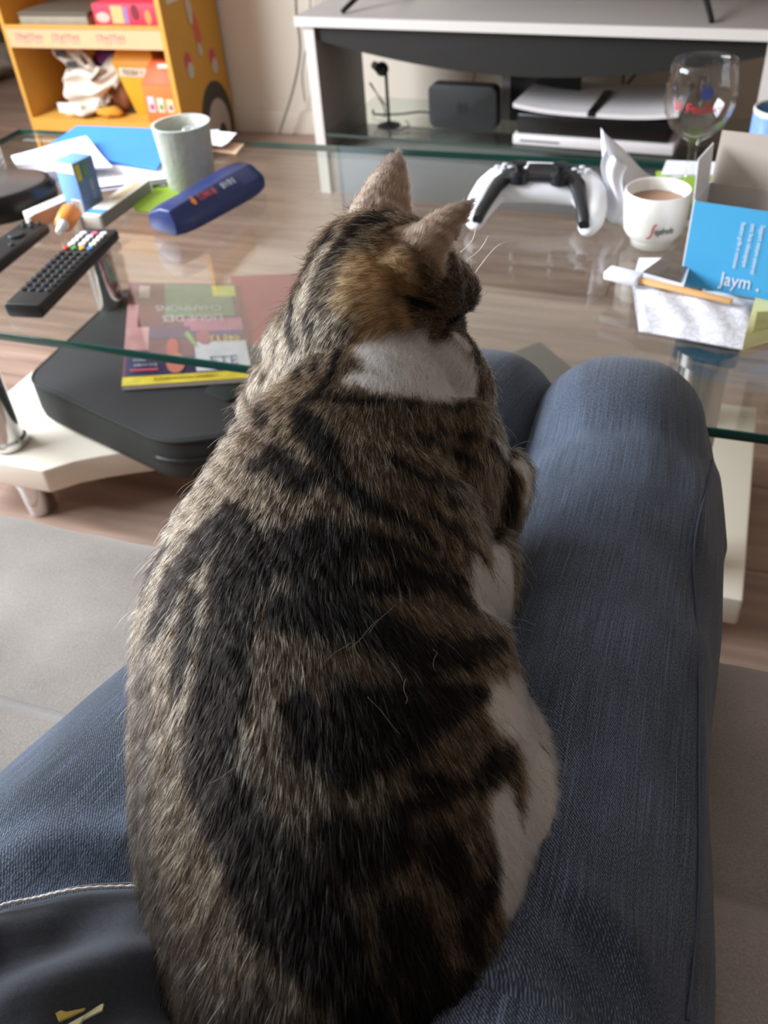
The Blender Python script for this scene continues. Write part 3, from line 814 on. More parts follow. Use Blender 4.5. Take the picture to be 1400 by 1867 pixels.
ang = math.degrees(atan2(a1[1] - a0[1], a1[0] - a0[0]))
carton('medicine_box', (a0 + a1) / 2, ang, np.linalg.norm(a1 - a0) + .012, .028, .019, M_cw, 'long white carton with blue end beside the green card', 'box', [('blue_end', 'top', 'q', (-.062, -.013, -.047, .013), mat('end_blue', srgb(90, 150, 226), .5)), ('grey_side', 'front', 'q', (-.064, -.009, .064, .009), mat('side_grey', srgb(136, 130, 124), .6)), ('tan_print', 'top', 'q', (-.01, -.008, .055, .004), mat('print_sand', srgb(204, 180, 140), .6))])
# orange bottle lying with white nozzle towards us
q0, q1 = Z(117, 436, TT), Z(140, 396, TT)
ob = thing('nose_spray', (q0 + q1) / 2, 'small orange bottle with white tip lying beside the remotes', 'bottle')
d_ = (q1 - q0) / np.linalg.norm(q1 - q0); up_ = np.array([0, 0, .0145])
def along(s, z=0): return q0 + d_ * s + up_
add('bottle_body', tube([along(.014), along(.017), along(.030), along(.034), along(.056), along(.058)], [.010, .0125, .013, .0138, .0138, .012], 24), mat('orange_plastic', srgb(238, 146, 62), .4), ob, smooth='auto')
add('tip', tube([along(-.010), along(-.008), along(.008), along(.0135)], [.0035, .0052, .0065, .0085], 20), mat('tip_white', srgb(225, 222, 220), .4), ob, smooth='auto')
# black oval phone base
pc = Z(-32, 388, TT)
ph = thing('black_device', pc, 'black oval device with glossy grey top at the left edge', 'device')
add('body', mp(lathe([(0, .001), (.92, .001), (.97, .006), (1, .014), (1, .030), (.95, .038), (0, .0385)], (0, 0, 0), 48), lambda x, y, z: (pc[0] + (x * .115) * cos(.5) - y * .072 * sin(.5), pc[1] + x * .115 * sin(.5) + y * .072 * cos(.5), pc[2] + z)), mat('device_black', srgb(22, 22, 22), .35), ph, smooth='auto')
add('top_plate', mp(lathe([(0, .0387), (.90, .0387), (.86, .041), (0, .0415)], (0, 0, 0), 48), lambda x, y, z: (pc[0] + (x * .115) * cos(.5) - y * .072 * sin(.5), pc[1] + x * .115 * sin(.5) + y * .072 * cos(.5), pc[2] + z)), mat('device_top', srgb(92, 86, 84), .3, var=.2, scale=200), ph, smooth='auto')
p = Z(-18, 345, TT)
carton('white_carton', p, 20, .06, .035, .115, M_cw, 'tall white carton with teal band at the left picture edge', 'box', [('teal_band', 'front', 'q', (-.028, .02, .029, .028), mat('teal', srgb(90, 180, 190), .5)), ('teal_band', 'right', 'q', (-.016, .02, .016, .028), mat('teal', (0, 0, 0)))] +
       [('print_line', 'right', 'q', (-.014, -.045 + k * .009, .013, -.043 + k * .009), mat('line_grey', srgb(160, 158, 156), .6)) for k in range(6)])

# ================================================================== ON THE TABLE, RIGHT
# controller
cc = (Z(862, 412, TT) + Z(1085, 424, TT)) / 2
ctl = thing('game_controller', cc, 'white and black game controller lying on the glass table', 'controller')
cyaw = atan2(*(Z(1085, 424, TT) - Z(862, 412, TT))[[1, 0]])
M_cwht = mat('controller_white', srgb(228, 228, 232), .35, var=.01); M_cblk = mat('controller_black', srgb(30, 31, 34), .35)
def CT(x, y, z):
    return (cc[0] + x * cos(cyaw) - y * sin(cyaw), cc[1] + x * sin(cyaw) + y * cos(cyaw), TT + z)
def grip(s):
    pts = [(.030, .070, .034, .020, .020), (.052, .068, .034, .026, .021), (.063, .045, .031, .023, .020), (.070, .02, .025, .020, .018), (.073, -.008, .020, .0165, .0155), (.071, -.024, .018, .0125, .0125), (.070, -.030, .0175, .006, .007)]
    rings = []
    for x, y, z, rx, rz_ in pts:
        rings.append([(s * (x + rx * cos(a)), y + .004 * sin(a), z + rz_ * sin(a)) for a in np.linspace(0, 2 * pi, 20, endpoint=False)])
    return loft(rings)
parts = [grip(1), grip(-1)]
body = []
for x in np.linspace(-.056, .056, 15):
    k = abs(x) / .056
    body.append([(x, .052 + (.030 - .002 * k) * cos(a) * (1 if cos(a) > 0 else .78), .034 + (.0185 + .002 * k) * sin(a)) for a in np.linspace(0, 2 * pi, 20, endpoint=False)])
parts.append(loft(body))
bo = add('shell', mp(merge(*parts), CT), M_cwht, ctl, smooth=True)
rm = bo.modifiers.new('remesh', 'REMESH'); rm.mode = 'VOXEL'; rm.voxel_size = .0018; rm.use_smooth_shade = True
sm = bo.modifiers.new('smooth', 'SMOOTH'); sm.iterations = 8; sm.factor = .6
# black centre band and inner grip lines
def fnb(u, v):
    x = -.050 + u * .10
    y = .030 + v * .040
    return CT(x, y, .0555 + .0035 * (1 - (2 * u - 1) ** 2) - .010 * max(0, .3 - v) )
o = add('centre_plate', grid(fnb, 20, 6), M_cblk, ctl, smooth=True); q = o.modifiers.new('s', 'SOLIDIFY'); q.thickness = .006; q.offset = -1
for s in (-1, 1):
    path = [(.036, .052, .0525), (.047, .036, .0490), (.0535, .018, .0430), (.0595, -.002, .0345), (.0640, -.019, .0285), (.0665, -.029, .0215)]
    wd = [.013, .012, .0095, .008, .008, .007]
    rr = []
    for (x, y, z), w_ in zip(path, wd):
        rr.append([(s * (x + w_ * cos(a)), y - .001, z + .006 * sin(a)) for a in np.linspace(0, 2 * pi, 14, endpoint=False)])
    recalc(add('grip_inlay', mp(loft(rr), CT), M_cblk, ctl, smooth='auto'))
    st_ = add('thumbstick', mp(lathe([(.0125, .046), (.0125, .058), (.006, .060), (.006, .066), (.0095, .068), (.0095, .071), (.006, .0705)], (s * .026, .038, 0), 24), CT), M_cblk, ctl, smooth='auto')
    add('dpad' if s < 0 else 'face_buttons', mp(merge(*[lathe([(.004, .052), (.004, .0575), (.003, .058)], (s * .050 + dx, .060 + dy, 0), 12) for dx, dy in ((.0085, 0), (-.0085, 0), (0, .0085), (0, -.0085))]), CT), mat('button_grey', srgb(205, 205, 212), .3), ctl, smooth='auto')
    add('shoulder_button', mp(box(s * .048, .083, .040, .032, .010, .012), CT), M_cblk, ctl, bevel=.003)
add('touchpad', mp(prism([(-.027, .050), (.027, .050), (.031, .078), (-.031, .078)], .050, .0585), CT), M_cwht, ctl, bevel=.002)

# espresso cup
mc = Z(1188, 442, TT)
mug = thing('coffee_cup', mc, 'small white espresso cup of coffee with red and black print', 'cup')
M_por = mat('porcelain', srgb(226, 222, 214), .18, var=.01, coat=.3)
rt, hh = .0385, .066
add('cup_body', lathe([(0, .002), (.022, .002), (.0225, .0), (.0255, .0), (.027, .008), (.033, .014), (.0365, .021), (.0385, .045), (rt, hh), (rt - .0012, hh + .001), (rt - .003, hh), (.034, .03), (.028, .014), (0, .012)], mc, 56), M_por, mug, smooth=True)
add('coffee', lathe([(0, .0505), (.0345, .0505), (.0345, .052), (0, .052)], mc, 40), mat('coffee_brown', srgb(150, 112, 86), .2), mug, smooth='auto')
def handle_pt(a, R, zc): return (mc[0] + cos(.25) * (.037 + R * cos(a)), mc[1] + sin(.25) * (.037 + R * cos(a)), mc[2] + zc + R * 1.05 * sin(a))
add('handle', tube([handle_pt(a, .017, .040) for a in np.linspace(-1.9, 1.9, 16)], .0042, 12), M_por, mug, smooth=True)
th0 = -pi / 2 + .30
def oncup(x, y, z):
    r = .0372 + .0013 * min(1, max(0, (y + .02) / .04)); a = th0 + x / r; r2 = r + .0006 + z
    return (mc[0] + r2 * cos(a), mc[1] + r2 * sin(a), mc[2] + .030 + y)
t = text_geo('egafredo', .0105, .0002)
add('lettering', mp(t, lambda x, y, z: oncup(x * .62 + .004, y * 1.1, z)), M_dk, mug)
spts = [(-.016, -.008), (-.013, -.0075), (-.0112, -.004), (-.0102, .004), (-.0085, .0085), (-.0055, .0095), (-.0055, .0078), (-.0075, .0066), (-.0085, .002), (-.0095, -.005), (-.012, -.0092), (-.016, -.0095)]
add('lettering', mp(prism(spts, 0, .0003), oncup), mat('print_crimson', srgb(170, 50, 60), .5), mug, label='long red letter')

# stemmed beer glass
gc_ = Z(1240, 345, TT) + np.array([.008, .012, 0])
bg_ = thing('beer_glass', gc_, 'empty stemmed beer glass with red lettering on its bowl', 'glass')
M_gl = glass_pane('clear_glass', (.985, .99, .99), 1.5)
prof_o = [(0, .0), (.034, .0), (.036, .002), (.034, .0045), (.012, .009), (.0065, .016), (.0052, .030), (.0058, .050), (.008, .060), (.018, .067), (.033, .079), (.0425, .097), (.0455, .116), (.0445, .136), (.0415, .152), (.0395, .160)]
prof_i = [(.0385, .1605), (.0405, .151), (.0434, .136), (.0443, .116), (.0412, .0985), (.032, .082), (.018, .0715), (.008, .067), (0, .0655)]
add('bowl_and_stem', lathe(prof_o + prof_i, gc_, 64), M_gl, bg_, smooth=True)
th1 = -pi / 2 + .02
def onglass(x, y, z):
    zc = .118 + y
    r = np.interp(zc, [.079, .097, .116, .136, .152], [.033, .0425, .0455, .0445, .0415]) + .0006 + z
    a = th1 + x / .0455
    return (gc_[0] + r * cos(a), gc_[1] + r * sin(a), gc_[2] + zc)
M_gred = mat('glass_red', srgb(206, 36, 60), .5)
t = text_geo('St', .017, .0002); add('lettering', mp(t, lambda x, y, z: onglass(x - .026, y - .003, z)), M_gred, bg_)
t = text_geo('Feuillien', .0165, .0002); add('lettering', mp(t, lambda x, y, z: onglass(x * .92 + .010, y - .004, z)), M_gred, bg_)
M_gblue = mat('glass_blue', srgb(60, 70, 130), .5)
add('crest', mp(merge(prism([(.002, .008), (.014, .008), (.016, .014), (.013, .021), (.003, .021), (.000, .014)], 0, .0003), prism([(.004, .021), (.006, .021), (.005, .027)], 0, .0003), prism([(.009, .021), (.011, .021), (.010, .027)], 0, .0003)), onglass), M_gblue, bg_)
# lime green mat under the glass
sheet('card', ((1198, 352), (1196, 312), (1300, 308), (1296, 380)), TT + .0018, .0015, mat('paper_green', (0, 0, 0)), 'lime green card under the stemmed beer glass', 'card')

# crumpled tissue
tc0 = Z(1150, 392, TT)
tis = thing('tissue', tc0, 'crumpled white paper tissue standing left behind the espresso cup', 'tissue')
W_ = [(1108, 392, .0), (1103, 300, .055), (1118, 226, .118)]
def tissue(u, v):
    L0 = np.array([-.030 - .012 * sin(v * 3), .0, v * .105])
    p = np.array([-.036 + u * .075 - .010 * v + .022 * u * v, -.01 + .05 * u + .012 * sin(u * 7 + v * 4) * (1 - .3 * v), v * (.112 - .095 * u ** .8) + .006 * sin(u * 8)])
    return (tc0[0] + p[0], tc0[1] + p[1], TT + .001 + max(0, p[2]))
M_tis = mat('tissue_paper', srgb(226, 226, 234), .8, var=.02, bump=.4, bscale=300)
o = add('fold', grid(tissue, 18, 16), M_tis, tis, smooth=True); q = o.modifiers.new('s', 'SOLIDIFY'); q.thickness = .0008
def tissue2(u, v):
    return (tc0[0] - .036 + .006 * sin(v * 6) + u * .028, tc0[1] - .012 - .030 * u * (1 - v) + .004 * sin(u * 9), TT + .001 + v * (.085 - .02 * u))
o = add('fold', grid(tissue2, 12, 14), M_tis, tis, smooth=True); q = o.modifiers.new('s', 'SOLIDIFY'); q.thickness = .0008

# patterned packet lying in front
PK = [Z(1158, 532, TT + .018), Z(1368, 566, TT + .018), Z(1352, 640, TT), Z(1166, 604, TT)]
def packet_mat():
    m = bpy.data.materials.new('pencil_drawing'); m.use_nodes = True
    N = m.node_tree.nodes; L = m.node_tree.links; b = N['Principled BSDF']; b.inputs['Roughness'].default_value = .6
    tc = N.new('ShaderNodeTexCoord'); vo = N.new('ShaderNodeTexVoronoi'); vo.feature = 'DISTANCE_TO_EDGE'; vo.inputs['Scale'].default_value = 70
    nz = N.new('ShaderNodeTexNoise'); nz.inputs['Scale'].default_value = 60
    va = N.new('ShaderNodeVectorMath'); va.operation = 'SCALE'; va.inputs[3].default_value = .045
    ad = N.new('ShaderNodeVectorMath'); L.new(nz.outputs['Color'], va.inputs[0]); L.new(tc.outputs['Object'], nz.inputs['Vector'])
    L.new(tc.outputs['Object'], ad.inputs[0]); L.new(va.outputs[0], ad.inputs[1]); L.new(ad.outputs[0], vo.inputs['Vector'])
    rp = N.new('ShaderNodeValToRGB'); rp.color_ramp.elements[0].color = (*srgb(188, 186, 192), 1); rp.color_ramp.elements[1].color = (*srgb(214, 212, 218), 1); rp.color_ramp.elements[1].position = .12
    L.new(vo.outputs['Distance'], rp.inputs[0]); L.new(rp.outputs[0], b.inputs['Base Color'])
    return m
pkc = sum(PK) / 4
pk = thing('snack_packet', (pkc[0], pkc[1], TT), 'white paper packet with grey pencil drawings at the table front', 'packet')
pa_, pb_, pc2, pd_ = Z(1152, 520, TT), Z(1375, 556, TT), Z(1352, 640, TT), Z(1164, 606, TT)
def pillow(u, v, top=True):
    p = (pd_ * (1 - u) + pc2 * u) * (1 - v) + (pa_ * (1 - u) + pb_ * u) * v
    h_ = .020 * (max(0, 4 * v * (1 - v)) ** .5) * (.75 + .25 * (max(0, 4 * u * (1 - u)) ** .5)) + .0015 * sin(u * 17 + v * 9)
    return (p[0], p[1], TT + .0008 + (max(.001, h_) if top else 0))
g1 = grid(lambda u, v: pillow(u, v), 28, 14); g2 = grid(lambda u, v: pillow(u, v, False), 28, 14)
recalc(add('bag', merge(g1, (g2[0], [q[::-1] for q in g2[1]])), packet_mat(), pk, smooth=True))
pe, pf = Z(1420, 566, TT), Z(1420, 618, TT)
def fl(u, v, top=True):
    p = (pc2 * (1 - u) + pf * u) * (1 - v) + (pb_ * (1 - u) + pe * u) * v
    return (p[0], p[1], TT + .0008 + ((.020 * (4 * v * (1 - v)) ** .5 * (1 - .2 * u) + .0012) if top else 0))
g1 = grid(lambda u, v: fl(u, v), 10, 12); g2 = grid(lambda u, v: fl(u, v, False), 10, 12)
recalc(add('side_gusset', merge(g1, (g2[0], [q[::-1] for q in g2[1]])), mat('gusset_lime', srgb(214, 216, 160), .6), pk, smooth=True, label='pale green side of the packet'))
for k in range(9):
    u = .2 + k * .08; a = Vector(fl(u, .10)); b = Vector(fl(u, .42)); m_ = Vector(fl(u, .25))
    add('print_line', tube([a + Vector((0, 0, .0004)), m_ + Vector((0, 0, .0006)), b + Vector((0, 0, .0006))], .0005, 5), mat('line_olive', srgb(120, 118, 60), .6), pk)
# photo card
sheet('photo_card', ((1172, 495), (1240, 445), (1262, 462), (1240, 514)), TT + .0225, .001, mat('photo_dark', srgb(80, 70, 62), .35, var=.8, scale=60), 'dark glossy picture card leaning beside the turquoise box', 'card')
sheet('paper_sheet', ((1150, 520), (1165, 470), (1262, 470), (1244, 528)), TT + .0212, .001, M_paper, 'white slip under the dark picture card', 'paper')
# wooden stirrer in paper sleeve
s0, s1 = Z(1148, 506, TT + .026), Z(1334, 549, TT + .026)
sk = thing('wooden_stirrer', (s0 + s1) / 2, 'pale wooden stick half in a white paper sleeve', 'stick')
dd = (s1 - s0); ln = np.linalg.norm(dd); an = atan2(dd[1], dd[0]); md_ = (s0 + s1) / 2
add('stick', box(md_[0], md_[1], TT + .0255, ln, .008, .004, an), mat('pale_wood', srgb(222, 170, 110), .6, var=.1, scale=60), sk, bevel=.0006)
e0 = Z(1106, 496, TT + .026); e1 = s0 + dd / ln * .012; mm = (e0 + e1) / 2
add('paper_sleeve', mp(box(0, 0, 0, np.linalg.norm(e1 - e0), .021, .010), lambda x, y, z: (mm[0] + x * cos(an) - y * sin(an), mm[1] + x * sin(an) + y * cos(an), TT + .026 + z)), M_tis, sk, bevel=.003)

# turquoise box, open
b0, b1 = Z(1240, 520, TT), Z(1400, 550, TT)
ex = (b1 - b0) / np.linalg.norm(b1 - b0); ey = np.array([-ex[1], ex[0], 0]); ez = np.array([0, 0, 1.])
BW, BH, BD = .115, .094, .060
bxo = thing('phone_mount_box', b0 + ex * BW / 2, 'open turquoise cardboard box with white lettering on the table', 'box')
ex_up = np.array([0, .0, 1.0]); lean = ey * .06
def BXP(x, y, z): return tuple(b0 + ex * x + ey * y + ez * z + lean * z + np.array([0, 0, .0006]))
M_turq = mat('box_turquoise', srgb(74, 166, 214), .45, var=.015); M_in = mat('box_inside', srgb(186, 172, 160), .7, var=.02); M_bw2 = mat('box_white', srgb(228, 228, 232), .5)
def bxb(x0, x1, y0, y1, z0, z1): return mp(box((x0 + x1) / 2, (y0 + y1) / 2, (z0 + z1) / 2, x1 - x0, y1 - y0, z1 - z0), BXP)
add('front_wall', bxb(0, BW, 0, .0015, 0, BH), M_turq, bxo)
add('left_wall', bxb(-.0015, 0, 0, BD, 0, BH), M_bw2, bxo)
add('right_wall', bxb(BW, BW + .0015, 0, BD, 0, BH), M_bw2, bxo)
add('back_wall', bxb(0, BW, BD - .0015, BD, 0, BH), M_in, bxo)
add('floor_flap', bxb(0, BW, .0015, BD - .0015, 0, .0015), M_in, bxo)
add('back_flap', mp(box(BW / 2, 0, .026, BW, .0012, .052), lambda x, y, z: BXP(x, BD + y + z * .15, BH + z)), M_in, bxo)
add('left_flap', mp(box(0, BD / 2, .021, .0012, BD - .006, .042), lambda x, y, z: BXP(x - .002 - z * .06, y, BH + z)), M_bw2, bxo)
fmb = lambda x, y, z: BXP(x, -.0004 - z, y)
for k, s in enumerate(('Support voiture universel', 'avec bras télescopique', 'fixation grille et ventouse')):
    t = text_geo(s, .0072 if k < 2 else .0068, .0001, align='LEFT')
    add('lettering', mp(t, lambda x, y, z: fmb(.074 - k * .0098 + y, BH - .014 - x * .72, z + .0004)), M_bw2, bxo)
t = text_geo('Jaym', .0215, .0001, align='LEFT'); add('lettering', mp(t, lambda x, y, z: fmb(.042 + x * .82, .0155 + y, z + .0004)), M_bw2, bxo)
add('lettering', mp(prism([(.0815, .0088), (.0838, .0088), (.0838, .0112), (.0815, .0112)], 0, .0004), lambda x, y, z: fmb(x, y, z)), M_bw2, bxo)

# blue mug at the right edge
bm2 = Z(1408, 322, TT)
mu = thing('mug', bm2, 'blue and green painted mug at the right edge of the table', 'mug')
def mugmat():
    m = bpy.data.materials.new('painted_mug'); m.use_nodes = True
    N = m.node_tree.nodes; L = m.node_tree.links; b = N['Principled BSDF']; b.inputs['Roughness'].default_value = .25
    tc = N.new('ShaderNodeTexCoord'); nz = N.new('ShaderNodeTexNoise'); nz.inputs['Scale'].default_value = 30
    sx = N.new('ShaderNodeSeparateXYZ'); L.new(tc.outputs['Object'], sx.inputs[0]); L.new(tc.outputs['Object'], nz.inputs['Vector'])
    m1 = N.new('ShaderNodeMath'); m1.operation = 'MULTIPLY_ADD'; m1.inputs[1].default_value = .05; L.new(nz.outputs['Fac'], m1.inputs[0]); L.new(sx.outputs['Z'], m1.inputs[2])
    rp = N.new('ShaderNodeValToRGB'); rp.color_ramp.interpolation = 'CONSTANT'
    rp.color_ramp.elements[0].color = (*srgb(110, 178, 84), 1); rp.color_ramp.elements[1].position = .071; rp.color_ramp.elements[1].color = (*srgb(130, 164, 232), 1)
    L.new(m1.outputs[0], rp.inputs[0]); L.new(rp.outputs[0], b.inputs['Base Color']); return m
add('mug_body', lathe([(0, .001), (.038, .001), (.0405, .004), (.0405, .086), (.0400, .0885)], bm2, 48), mugmat(), mu, smooth='auto')
add('rim', lathe([(.0408, .084), (.0412, .090), (.039, .092), (.037, .090), (.037, .083)], bm2, 48, close=True), mat('porcelain', (0, 0, 0)), mu, smooth=True)
add('inner_wall', lathe([(.0368, .0895), (.0365, .0885), (0, .0886)], bm2, 48), mat('mug_inside', srgb(26, 66, 96), .3), mu, smooth='auto')
add('handle', tube([(bm2[0] + .040 + .022 * cos(a), bm2[1], bm2[2] + .046 + .026 * sin(a)) for a in np.linspace(-1.7, 1.7, 14)], .005, 10), mat('porcelain', (0, 0, 0)), mu, smooth=True)
add('painted_spot', mp(prism([(.007 * cos(a), .009 * sin(a)) for a in np.linspace(0, 2 * pi, 14, endpoint=False)], 0, .0004), lambda x, y, z: (bm2[0] + (.0409 + z) * cos(-pi / 2 - .25 + x / .041), bm2[1] + (.0409 + z) * sin(-pi / 2 - .25 + x / .041), bm2[2] + .058 + y)), mat('spot_orange', srgb(206, 116, 50), .4), mu)
m0, m1_ = Z(1318, 296, TT + .006), Z(1372, 293, TT + .006)
mk = thing('marker', (m0 + m1_) / 2, 'blue capped marker lying between the box and the mug', 'marker')
dv = (m1_ - m0) / np.linalg.norm(m1_ - m0)
add('barrel', tube([m0 + dv * .008, m0 + dv * .06], .0058, 14), mat('marker_blue', srgb(30, 118, 200), .35), mk, smooth='auto')
add('cap_end', tube([m0, m0 + dv * .002, m0 + dv * .008], [.0045, .0058, .0058], 14), mat('tip_white', (0, 0, 0)), mk, smooth='auto')
sheet('paper_sheet', ((1205, 318), (1215, 292), (1330, 296), (1318, 318)), TT + .004, .002, M_paper, 'white sheet under the marker behind the beer glass', 'paper')

# ================================================================== UNDER THE TABLE
bgz0, bgz1 = BZ1 + .001, .185
bcor = [Z(44, 690, bgz1), Z(300, 808, bgz1), Z(445, 790, bgz1), Z(492, 640, bgz1), Z(230, 520, bgz1)]
bag = thing('laptop_bag', sum(bcor) / 5 * np.array([1, 1, 0]) + np.array([0, 0, bgz0]), 'black zipped laptop bag lying on the cream table base', 'bag')
M_bagc = mat('bag_nylon', srgb(48, 45, 46), .7, var=.08, scale=30, bump=.4, bscale=900); M_bagside = mat('bag_side', srgb(40, 43, 40), .75, bump=.4, bscale=900)
def rnd(poly, r, n=5):
    out = []
    m_ = len(poly)
    for i in range(m_):
        p, a, b = np.array(poly[i]), np.array(poly[i - 1]), np.array(poly[(i + 1) % m_])
        da = (a - p) / np.linalg.norm(a - p); db = (b - p) / np.linalg.norm(b - p)
        for k in range(n + 1):
            t_ = k / n
            out.append(tuple((p + da * r) * (1 - t_) ** 2 + 2 * p * t_ * (1 - t_) + (p + db * r) * t_ ** 2))
    return out
bp2 = rnd([c_[:2] for c_ in bcor], .035)
cx_, cy_ = np.mean([p[0] for p in bp2]), np.mean([p[1] for p in bp2])
def bring(s, z): return [(cx_ + (x - cx_) * s, cy_ + (y - cy_) * s, z) for x, y in bp2]
recalc(add('body', loft([bring(.955, bgz0), bring(.99, bgz0 + .008), bring(1.0, bgz0 + .02), bring(1.0, bgz1 - .012), bring(.985, bgz1 - .003)]), M_bagside, bag, smooth='auto'))
recalc(add('top_panel', loft([bring(.985, bgz1 - .004), bring(.97, bgz1), bring(.6, bgz1 + .003)]), M_bagc, bag, smooth='auto'))
add('piping', tube([(x, y, bgz1 - .003) for x, y, z in bring(.992, 0)] + [bring(.992, bgz1 - .003)[0]], .0028, 6), M_bagside, bag, smooth=True)
zr = bring(1.004, bgz0 + .038); seg = [p for p in zr if p[0] > -.80]
add('zip', tube(sorted([p for p in zr if p[1] < cy_ and p[0] > -.78], key=lambda p: p[0]), .004, 6), mat('zip_black', srgb(18, 18, 18), .4), bag, smooth=True)
zp = Z(292, 812, bgz1 - .03)
add('zip_pull', box(zp[0], zp[1] - .004, zp[2] - .014, .007, .004, .03), mat('zip_black', (0, 0, 0)), bag, bevel=.001)
pkp = rnd([Z(370, 715, bgz1 + .003)[:2], Z(415, 735, bgz1 + .003)[:2], Z(470, 700, bgz1 + .003)[:2], Z(430, 660, bgz1 + .003)[:2]], .01, 3)
add('pocket_flap', prism(pkp, bgz1 - .002, bgz1 + .006), M_bagside, bag, bevel=.002)

# magazines on the bag
mz = bgz1 + .010
mq = [Z(222, 706, mz), Z(462, 694, mz), Z(428, 518, mz), Z(236, 516, mz)]
mex = (mq[1] - mq[0]); mey = (mq[3] - mq[0])
mg = thing('magazine', (mq[0] + mq[2]) / 2 - np.array([0, 0, .006]), 'colourful sports magazine with yellow strip lying on the laptop bag', 'magazine')
def MG(u, v, z):
    p = (mq[0] * (1 - u) + mq[1] * u) * (1 - v) + (mq[3] * (1 - u) + mq[2] * u) * v
    return (p[0], p[1], mz + .004 * u * (1 - v) + z * .9)
def mgrid(u0, u1, v0, v1, zl, th):
    return mp(box((u0 + u1) / 2, (v0 + v1) / 2, zl, u1 - u0, v1 - v0, th), MG)
add('pages', mgrid(0, 1, 0, 1, -.003, .006), mat('mag_pages', srgb(222, 214, 206), .6), mg)
add('cover', mgrid(0, 1, 0, 1, .0004, .0006), mat('mag_wine', srgb(120, 62, 78), .35, var=.6, scale=35), mg)
prints = [('yellow_strip', .0, .97, .005, .075, srgb(232, 204, 70)), ('navy_field', .02, 1, .08, .24, srgb(42, 46, 82)), ('white_block', .58, 1, .09, .36, srgb(214, 212, 226)),
          ('violet_band', .55, .98, .42, .47, srgb(96, 70, 130)), ('pink_field', .5, 1, .47, .60, srgb(190, 110, 140)), ('red_field', .0, .2, .3, .75, srgb(206, 150, 150)),
          ('green_field', .32, .95, .62, .98, srgb(112, 136, 108)), ('yellow_label', .78, .99, .84, .97, srgb(206, 206, 96)), ('violet_field', .2, .55, .40, .52, srgb(92, 66, 104)),
          ('maroon_field', .1, .34, .52, .97, srgb(112, 62, 66)), ('cream_label', .1, .2, .82, .96, srgb(190, 170, 160))]
for k, (nm, u0, u1, v0, v1, c_) in enumerate(prints):
    add(nm, mgrid(u0, u1, v0, v1, .0009 + k * .00012, .0002), mat('mag_' + nm, c_, .35, var=.35, scale=45), mg)
for nm, s, sz, u, v, rot, c_ in (('title', 'LIGUE DES', .125, .58, .60, pi, srgb(206, 196, 202)), ('title', 'CHAMPIONS', .115, .55, .71, pi, srgb(196, 190, 196)), ('lettering', 5, .11, .84, .385, 0, srgb(230, 206, 110)),
                                 ('lettering', 'ETE', .16, .80, .165, 0, srgb(50, 66, 150)), ('lettering', 22, .05, .5, .04, 0, srgb(150, 110, 40)), ('lettering', 10, .045, .18, .21, 0, srgb(220, 220, 224)), ('lettering', 9, .045, .18, .165, 0, srgb(220, 220, 224))):
    t = text_geo(s, sz, .0) if isinstance(s, str) else mark_geo(s, sz, .0002, s)
    add(nm, mp(t, lambda x, y, z: MG(u + x * cos(rot) * .9, v + y * cos(rot) * .75, .0026)), mat('magtxt_%d_%d' % (int(u * 100), int(v * 100)), c_, .4), mg)
add('red_rule', mgrid(.06, .28, .115, .13, .0026, .0002), mat('mag_rule', srgb(216, 90, 100), .4), mg)
add('player_figure', mp(prism([(.42 + .075 * cos(a), .17 + .09 * sin(a)) for a in np.linspace(0, 2 * pi, 20, endpoint=False)], .0024, .0027), MG), mat('mag_skin', srgb(196, 122, 100), .5), mg)
add('player_figure', mp(prism([(.40 + .05 * cos(a), .31 + .09 * sin(a)) for a in np.linspace(0, 2 * pi, 20, endpoint=False)], .0024, .0027), MG), mat('mag_shirt', srgb(200, 84, 74), .5), mg)
add('player_figure', mp(prism([(.66 + .06 * cos(a), .40 + .07 * sin(a)) for a in np.linspace(0, 2 * pi, 20, endpoint=False)], .0028, .0031), MG), mat('mag_skin2', srgb(176, 96, 104), .5), mg)
add('leaf_mark', mp(prism([(.50, .43), (.57, .33), (.60, .30), (.57, .40), (.53, .47)], .0028, .0031), MG), mat('mag_leaf', srgb(150, 180, 110), .5), mg)
rz_ = bgz1 + .004
rq = [Z(442, 628, rz_), Z(520, 640, rz_), Z(545, 500, rz_), Z(420, 505, rz_)]
rm_ = thing('magazine', sum(rq) / 4 - np.array([0, 0, .002]), 'red magazine partly hidden between the sports magazine and the cat', 'magazine')
add('pages', prism([tuple(p[:2]) for p in rq], rz_ - .0015, rz_ + .001), mat('mag_pages', (0, 0, 0)), rm_)
add('cover', prism([tuple(p[:2]) for p in rq], rz_ + .0012, rz_ + .0018), mat('mag_red', srgb(170, 52, 60), .4, var=.3, scale=18), rm_)
add('dark_print', prism([tuple((rq[0] * .55 + rq[1] * .45 + np.array([.02 * cos(a), .10 + .025 * sin(a), 0]))[:2]) for a in np.linspace(0, 2 * pi, 14, endpoint=False)], rz_ + .002, rz_ + .0024), mat('mag_maroon', srgb(96, 36, 40), .5), rm_)
# dark slab behind under the glass
dz = BZ1 + .014
dq = [Z(905, 652, dz), Z(985, 622, dz), Z(1046, 672, dz), Z(1010, 740, dz), Z(880, 760, dz)]
ds = add('tablet', prism([tuple(p[:2]) for p in dq], BZ1 + .001, dz), mat('tablet_dark', srgb(62, 58, 58), .35, var=.1), bevel=.002)
tag(ds, 'dark grey tablet lying flat on the table base between the knees', 'tablet')

